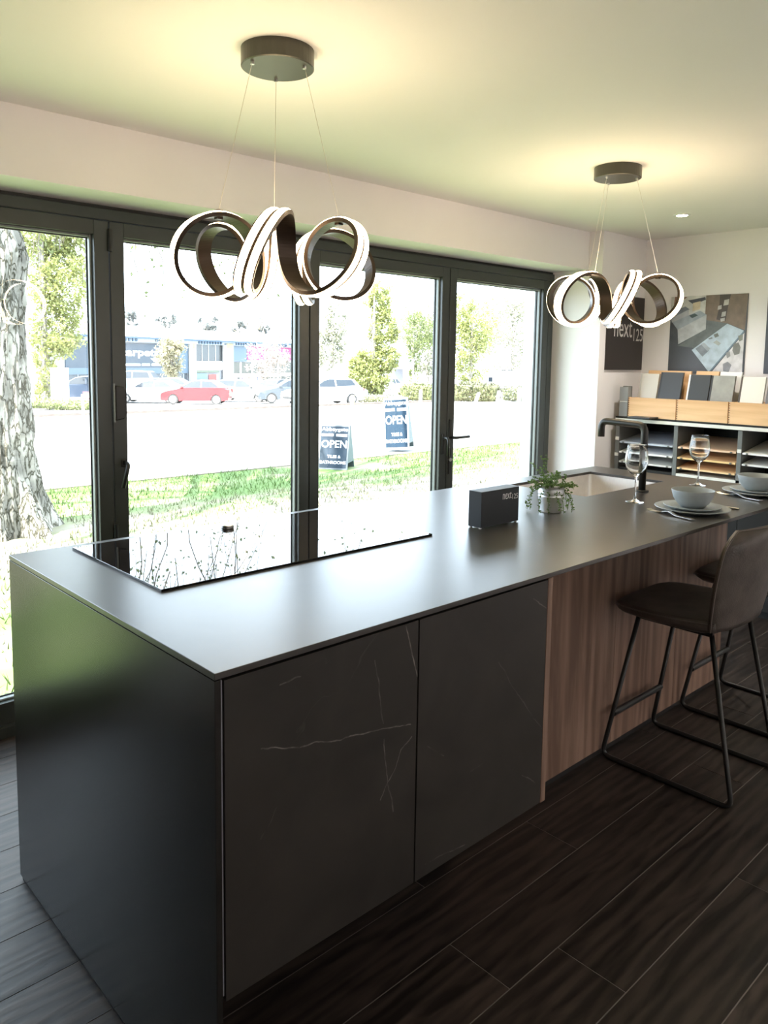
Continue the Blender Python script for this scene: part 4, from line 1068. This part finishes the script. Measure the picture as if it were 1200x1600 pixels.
# ---- A-boards
ABLUE = pmat('aboard_blue', (.014, .028, .046), .7, spec=.1, var=.05)
ABW = pmat('aboard_white', (.72, .74, .76), .5, var=.02)
def a_board(px, py, wpx, hpx, turn, roll, label, blue, frame):
    mid = on_z(px, py, LAWN_Z); dep = (mid - CAM).dot(fw); h = hpx * dep / F_PX; W_ = wpx * dep / F_PX / math.cos(turn)
    ang = math.atan2(rt.y, rt.x) - turn
    t = thing('pavement_sign', label, 'A-board sign', mid, ang, group='blue A-board signs on the lawn')
    t.rotation_euler = (0, roll, ang)
    t.location.z += abs(math.sin(roll)) * W_ / 2
    ln = .16
    def q(u, v, d): return Vector((-W_ / 2 + u * W_, d + ln * v, h * v))
    tilt = Vector((0, ln, h)).normalized()
    def slab(u0, u1, v0, v1, d0, d1): return hexa(NB(), [q(u0, v0, d0), q(u1, v0, d0), q(u0, v0, d1), q(u1, v0, d1), q(u0, v1, d0), q(u1, v1, d0), q(u0, v1, d1), q(u1, v1, d1)])
    obj('front_frame', slab(0, 1, 0, 1, 0, .025), frame, t, bevel=.006)
    obj('front_panel', slab(.05, .95, .04, .965, -.004, 0), blue, t)
    bm = NB(); hexa(bm, [(-W_ / 2, .42, 0), (W_ / 2, .42, 0), (-W_ / 2, .445, 0), (W_ / 2, .445, 0), (-W_ / 2, ln + .02, h), (W_ / 2, ln + .02, h), (-W_ / 2, ln + .045, h), (W_ / 2, ln + .045, h)])
    obj('rear_panel', bm, pmat('aboard_rear', (.045, .065, .065), .6), t)
    bm = NB(); 
    for sx in (-1, 1):
        x = sx * W_ / 2 * .985
        prism(bm, [(.03, .10), (.40, .10), (ln + .02, h * .97)], lambda u, v, d: (d, u, v), x - .004, x + .004)
    obj('side_gusset', bm, pmat('aboard_rear', (.045, .065, .065), .6), t)
    def T(text, u0, u1, v0, v1, bold=0.0): lettering(text, (1, 0, 0), tilt, q(u0, v0, -.0045), (u1 - u0) * W_, (v1 - v0) * h, ABW, t, bold=bold)
    T('Abbeygate', .06, .94, .84, .945)
    for u0, u1 in ((.07, .46), (.56, .93)): obj('white_bar', slab(u0, u1, .745, .80, -.006, -.004), ABW, t)
    T('OPEN', .08, .93, .49, .66, .01); T('TILES &', .30, .75, .26, .325, .012); T('BATHROOMS', .07, .94, .13, .20, .012)
a_board(620, 704, 38, 80, math.radians(14), math.radians(-5), 'blue OPEN sign in a white frame at the road edge', ABLUE, ABW)
a_board(519, 734, 47, 69, math.radians(12), 0, 'paler blue OPEN sign with dark sides on the grass', pmat('aboard_pale_blue', (.026, .037, .052), .7, spec=.1, var=.25, scale=4), pmat('aboard_grey_frame', (.10, .11, .12), .5))

# ---- cars
TYRE = pmat('tyre_rubber', (.03, .03, .03), .8); RIM = pmat('alloy_rim', (.60, .60, .60), .35, metal=.6)
CGL = pmat('car_glass', (.022, .03, .04), .4, spec=.2); LAMP = pmat('lamp_lens', (.7, .7, .7), .2); RLAMP = pmat('rear_lamp', (.5, .03, .03), .25)
TRIM = pmat('black_trim', (.03, .03, .03), .6)
def car(px, py, color, label, ang=0.0, flip=1, L0=4.1, estate=0, roof=1.48):
    """ang: turn from side-on; flip 1 = nose to the left of the picture"""
    b = on_ground(px, py)
    hd = math.atan2(-rt.y, -rt.x) + ang + (0 if flip > 0 else PI)
    t = thing('car', label, 'car', b, hd, group='parked cars')
    mt = pmat('car_paint_' + label.split()[0] + '_%d' % int(px), color, .3, spec=.6, var=.03, coat=.5)
    k = L0 / 4.1; hz_ = roof / 1.48; W2 = .87
    low = [(2.0, .24), (2.05, .46), (1.98, .68), (1.70, .80), (.95, .95), (0, .98), (-1.75, 1.0), (-1.98, .93), (-2.05, .60), (-1.98, .26), (-1.64, .24), (-1.60, .42), (-1.48, .58), (-1.30, .64), (-1.12, .58), (-1.0, .42), (-.96, .24), (.93, .22), (.97, .42), (1.09, .58), (1.27, .64), (1.45, .58), (1.57, .42), (1.61, .24)]
    low = [(x * k, z * hz_) for x, z in low]
    # loft across the width: slightly narrower at the top edge
    bm = NB(); rings = []
    for y, s_, dz in ((-W2, .985, -.02), (-W2 + .07, 1, 0), (W2 - .07, 1, 0), (W2, .985, -.02)):
        rings.append([bm.verts.new((x * s_, y, z + (dz if z > .7 else 0))) for x, z in low])
    n_ = len(low)
    for A, B in zip(rings[:-1], rings[1:]):
        for i in range(n_): bm.faces.new((A[i], A[(i + 1) % n_], B[(i + 1) % n_], B[i]))
    bm.faces.new(rings[0]); bm.faces.new(rings[-1])
    obj('body', bm, mt, t)
    rr_ = -1.55 if estate else -1.15
    cab = [(1.0, .95), (.28, 1.38), (-.15, 1.47), (rr_ + .25, 1.45), (rr_, 1.40), (-1.88, 1.0)]
    cab = [(x * k, z * hz_) for x, z in cab]
    def cy(z, s_): return s_ * (W2 - .05 - .22 * (z / hz_ - .95) / .52)
    bm = NB(); A = [bm.verts.new((x, cy(z, -1), z)) for x, z in cab]; B = [bm.verts.new((x, cy(z, 1), z)) for x, z in cab]
    bm.faces.new(A); bm.faces.new(B[::-1])
    for i in range(len(cab)): bm.faces.new((A[i], B[i], B[(i + 1) % len(cab)], A[(i + 1) % len(cab)]))
    obj('cabin', bm, mt, t, bevel=.03)
    def sidewin(poly, s_):
        bm = NB(); bm.faces.new([bm.verts.new((x * k, cy(z * hz_, s_) + s_ * .006, z * hz_)) for x, z in poly]); obj('side_window', bm, CGL, t)
    rw = [(-.42, 1.02), (-.42, 1.40), (rr_ + .15, 1.38), (rr_ - .28 if not estate else rr_ - .05, 1.06)]
    for s_ in (-1, 1):
        sidewin([(.82, 1.01), (.26, 1.35), (-.05, 1.41), (-.34, 1.41), (-.34, 1.0)], s_); sidewin(rw, s_)
    def glass_q(p0, p1, name):
        (x0, z0), (x1, z1) = p0, p1; nx, nz = (z1 - z0), -(x1 - x0); l_ = math.hypot(nx, nz); ox, oz = nx / l_ * .008, nz / l_ * .008
        if ox * (1 if x0 > 0 else -1) < 0: ox, oz = -ox, -oz
        bm = NB(); bm.faces.new([bm.verts.new(p) for p in ((x0 + ox, cy(z0, -.9), z0 + oz), (x0 + ox, cy(z0, .9), z0 + oz), (x1 + ox, cy(z1, .88), z1 + oz), (x1 + ox, cy(z1, -.88), z1 + oz))]); obj(name, bm, CGL, t)
    lerp = lambda a, b, q: (a[0] + (b[0] - a[0]) * q, a[1] + (b[1] - a[1]) * q)
    glass_q(lerp(cab[0], cab[1], .1), lerp(cab[0], cab[1], .92), 'windscreen'); glass_q(lerp(cab[5], cab[4], .15), lerp(cab[5], cab[4], .9), 'rear_window')
    for x in (1.27 * k, -1.30 * k):
        for s_ in (-1, 1):
            wh = obj('wheel', tube(NB(), [(x, s_ * .70, .31), (x, s_ * .86, .31)], .31, 20), TYRE, t)
            rm = obj('rim', tube(NB(), [(x, s_ * .80, .31), (x, s_ * .868, .31)], .215, 16), RIM, wh)
            for a in range(5):
                an_ = 2 * PI * a / 5 + .3
                obj('slot', tube(NB(), [(x + .12 * math.cos(an_), s_ * .86, .31 + .12 * math.sin(an_)), (x + .12 * math.cos(an_), s_ * .872, .31 + .12 * math.sin(an_))], .042, 8), TRIM, wh)
    for s_ in (-1, 1):
        obj('headlamp', bbox(1.80 * k, 1.99 * k, s_ * .72 - .14, s_ * .72 + .14, .60, .72), LAMP, t, bevel=.03)
        obj('tail_lamp', bbox(-2.05 * k, -1.92 * k, s_ * .74 - .11, s_ * .74 + .11, .70, .92), RLAMP, t, bevel=.02)
        obj('mirror', bbox(.68 * k, .82 * k, s_ * .90 - .08, s_ * .90 + .08, .98, 1.10), mt, t, bevel=.03)
    obj('grille', bbox(1.98 * k, 2.058 * k, -.5, .5, .34, .48), TRIM, t); obj('number_plate', bbox(-2.07 * k, -2.04 * k, -.26, .26, .55, .66), pmat('yellow_plate', (.7, .55, .12), .5), t)
    return t
car(308, 631, (.17, .008, .012), 'red hatchback parked side-on before the shops', 0.05)
car(236, 629, (.78, .78, .78), 'white saloon parked left of the red car', .0, 1, 4.5)
car(383, 627, (.15, .155, .15), 'silver estate parked right of the red car', -.25, -1, 4.4, 1)
car(428, 623, (.03, .03, .031), 'dark grey hatchback seen from behind beside the silver estate', 1.05, 1, 4.1)
car(455, 629, (.055, .068, .08), 'grey blue car just left of the door mullion', .25, 1, 4.2)
car(504, 632, (.60, .60, .60), 'pale silver car just right of the door mullion', .6, 1, 4.4, 1)
car(528, 624, (.10, .12, .14), 'light blue grey car behind the pale silver one', .1, -1, 4.2)
car(603, 618, (.70, .70, .72), 'white car with red tail lamps under the blue kiosk roof', 1.2, 1, 4.1)
car(130, 626, (.02, .035, .065), 'dark blue people carrier left of the door frame', .1, 1, 4.4, 1, 1.65)
car(203, 617, (.12, .15, .18), 'blue grey van like car behind the white saloon', .0, 1, 4.6, 1, 1.9)
car(278, 621, (.05, .055, .06), 'dark car half hidden behind the yellow tree', .0, -1, 4.2)
# white van on the right
b = on_ground(790, 611); dep = (b - CAM).dot(fw); s = dep / F_PX
t = thing('box_van', 'white box van behind the hedges in the rightmost pane', 'van', b, math.atan2(rt.y, rt.x))
VW = pmat('van_white', (.78, .78, .76), .5, var=.02)
obj('cargo_box', bbox(-18 * s, 24 * s, 0, 2.2, 4 * s, 31 * s), VW, t, bevel=.05)
bm = NB(); prism(bm, [(-18, 5), (-32, 5), (-33, 12), (-26, 23), (-18, 24)], lambda u, v, d: (u * s, d, v * s), .1, 2.1); obj('cab', bm, VW, t, bevel=.06)
obj('cab_window', bbox(-27 * s, -21 * s, .08, .1, 14 * s, 21 * s), CGL, t)
for x in (-26, -6, 16): obj('wheel', tube(NB(), [(x * s, .05, 4 * s), (x * s, .35, 4 * s)], 4 * s, 16), TYRE, t)
for x in (-2, 8): obj('roof_vent', bbox(x * s - .2, x * s + .2, .6, 1.0, 31 * s, 33 * s), TRIM, t)
# kiosk
b = on_ground(627, 609); dep = (b - CAM).dot(fw); s = dep / F_PX
t = thing('kiosk', 'small kiosk with blue awning between the two green trees', 'kiosk', b, math.atan2(rt.y, rt.x))
obj('wall', bbox(-14 * s, 14 * s, 0, 3, 0, 38 * s), pmat('kiosk_wall', (.60, .58, .55), .8), t)
bm = NB(); prism(bm, [(0, 38), (-1.2, 38), (-.1, 47), (3, 47), (3, 38)], lambda u, v, d: (d * s, u, v * s), -16, 15); obj('awning', bm, pmat('awning_blue', (.06, .11, .16), .6), t)
obj('opening', bbox(-11 * s, 2 * s, -.03, 0, 12 * s, 32 * s), pmat('kiosk_dark', (.16, .16, .18), .5), t)

# ---- shop building
P1, P2 = depth_at(195, 526, 1), depth_at(445, 537, 1)
EZ = 3.5
P1 = on_z(195, 526, EZ); P2 = on_z(445, 537, EZ)
E_ = Vector((P2.x - P1.x, P2.y - P1.y, 0)).normalized(); Nf = Vector((E_.y, -E_.x, 0))
if (CAM - P1).dot(Nf) < 0: Nf = -Nf
def fac(px, py):
    d = ray(px, py); tt = (P1 - CAM).dot(Nf) / d.dot(Nf); p = CAM + d * tt
    return (p - P1).dot(E_), p.z
GB = gz(60)
sb = thing('shop_building', 'long low retail building with blue fascia and sign panels across the car park', 'building', (P1.x, P1.y, GB), math.atan2(E_.y, E_.x))
# local: x along facade, y into the building, z up from GB
def lz(z): return z - GB
S0, S1 = fac(70, 560)[0], fac(478, 560)[0]
inward = -1 if (Matrix.Rotation(math.atan2(E_.y, E_.x), 3, 'Z') @ Vector((0, 1, 0))).dot(Nf) > 0 else 1
def fbox(s0, s1, z0, z1, d0, d1):
    a, b_ = sorted((d0 * -inward, d1 * -inward)); return bbox(s0, s1, a, b_, lz(z0), lz(z1))
BW = pmat('shop_wall', (.25, .26, .28), .8, var=.05, scale=.3)
obj('wall', fbox(S0, S1, GB, EZ, 0, -12), BW, sb)
bm = NB(); prism(bm, [(.6, lz(EZ)), (-7, lz(EZ) + 1.55), (-14, lz(EZ))], lambda u, v, d: (d, u * -inward, v), S0 - .5, S1 + .3); obj('roof', bm, pmat('pale_sheet_roof', (.72, .72, .70), .6, var=.04, scale=.4), sb)
FB = pmat('fascia_blue', (.034, .068, .11), .6, var=.05)
FBP = pmat('fascia_pale', (.24, .28, .31), .6)
def fpx(x0, y0, x1, y1, d, mat, name, th=.12):
    sa, z1 = fac(x0, y0); sb_, z0 = fac(x1, y1)
    return obj(name, fbox(sa, sb_, z0, z1, d + th, d), mat, sb)
zt, zb2 = EZ, EZ - .55
obj('fascia', fbox(S0, S1, zt - .16, zt + .05, .9, 0), FB, sb)
obj('fascia', fbox(S0, S1, zt - .55, zt - .16, .55, 0), FBP, sb)
n_t = 90
for i in range(n_t):
    a = S0 + (S1 - S0) * i / n_t
    if i % 14 < 9: obj('fascia_tooth', fbox(a, a + (S1 - S0) / n_t * .45, zt - .48, zt - .16, .70, .55), FB, sb)
SB = pmat('shop_sign_blue', (.026, .042, .060), .6, var=.03); SB2 = pmat('shop_sign_light_blue', (.055, .09, .125), .6, var=.03)
sg = fpx(100, 533, 292, 574.5, .05, SB, 'sign_panel'); fpx(100, 575, 292, 583, .05, SB2, 'sign_band'); fpx(276, 537, 292, 583, .20, SB2, 'sign_end', .05)
SW = pmat('sign_white', (.85, .85, .85), .5, var=.01)
def ftext(text, x0, x1, y0, y1, d, bold=0.0):
    (sa, z1), (sb_, z0) = fac(x0, y0), fac(x1, y1); zc0 = z0
    lettering(text, (1, 0, 0), (0, 0, 1), (sa, d * -inward, lz(zc0)), sb_ - sa, z1 - zc0, SW, sb, bold=bold, depth=.02)
ftext('carpetright', 186, 275, 543.5, 560.5, .19, .03)
(sa, z1), (sb_, z0) = fac(233, 560), fac(246, 566); bm = NB(); bm.faces.new([bm.verts.new(p) for p in ((sa, .20 * -inward, lz(z1)), (sb_, .20 * -inward, lz(z1)), ((sa + sb_) / 2 + .1, .20 * -inward, lz(z0)))]); obj('logo_arrow', bm, SW, sb)
for a, c in ((186, 217), (220, 232), (235, 248), (252, 268)): fpx(a, 568, c, 571.5, .18, SW, 'sign_bar', .02)
fpx(100, 584, 292, 607, .02, pmat('shop_glass', (.045, .058, .07), .25), 'shop_window', .04)
for a in (120, 145, 170, 200, 230, 262, 285): fpx(a, 584, a + 1.5, 607, .07, FBP, 'mullion', .05)
COLM = pmat('white_column', (.36, .35, .33), .7); YEL = pmat('column_yellow', (.32, .25, .10), .7)
for a, c in ((292, 302), (345, 360)):
    fpx(a, 536, c, 612, .25, COLM, 'column', .3); fpx(a + 4, 537, c - 3 + 1, 545, .56, YEL, 'column_sign', .03)
fpx(302, 537, 345, 564, .05, pmat('entrance_glass', (.032, .038, .04), .2), 'entrance_glass')
for a in (313, 323, 334): fpx(a, 537, a + 1, 564, .18, pmat('glass_bar', (.5, .52, .52), .5), 'glazing_bar', .04)
fpx(302, 564.5, 345, 578, .10, SW, 'white_panel'); fpx(302, 578.5, 340, 582, .12, pmat('green_lintel', (.10, .12, .09), .7), 'lintel')
fpx(303, 583, 322, 607, .04, pmat('door_teal', (.08, .13, .15), .3), 'shop_door'); fpx(309, 585, 317, 596, .12, SW, 'door_poster', .02); fpx(325, 585, 337, 600, .12, pmat('red_poster', (.30, .07, .06), .6), 'window_poster', .02)
fpx(361, 538, 383.5, 565, .10, SB2, 'sign_panel'); fpx(384, 539, 470, 563, .10, pmat('sign_pink', (.20, .014, .085), .6, var=.03), 'sign_panel')
for (x0, y0, x1, y1) in ((392, 543, 395, 560), (395, 557, 402, 560), (404, 549, 410, 551), (410, 549, 412, 560), (416, 546, 419, 560), (422, 551, 430, 553), (430, 545, 432, 560), (436, 551, 446, 553)):
    fpx(x0, y0, x1, y1, .24, SW, 'sign_stroke', .02)
fpx(361, 566, 470, 607, .02, pmat('shop_glass_green', (.034, .038, .027), .25), 'shop_window', .04)
for a in (374, 392, 412, 432): fpx(a, 566, a + 2.5, 607, .07, SW, 'mullion', .05)
fpx(361, 584, 470, 587, .08, SW, 'transom', .05)
for a, c in ((363, (.55, .35, .60)), (378, (.50, .30, .45)), (394, (.35, .35, .60)), (402, (.28, .30, .48))):
    fpx(a, 589, a + 7, 600, .08, pmat('window_poster_%d' % a, c, .6), 'window_poster', .02)
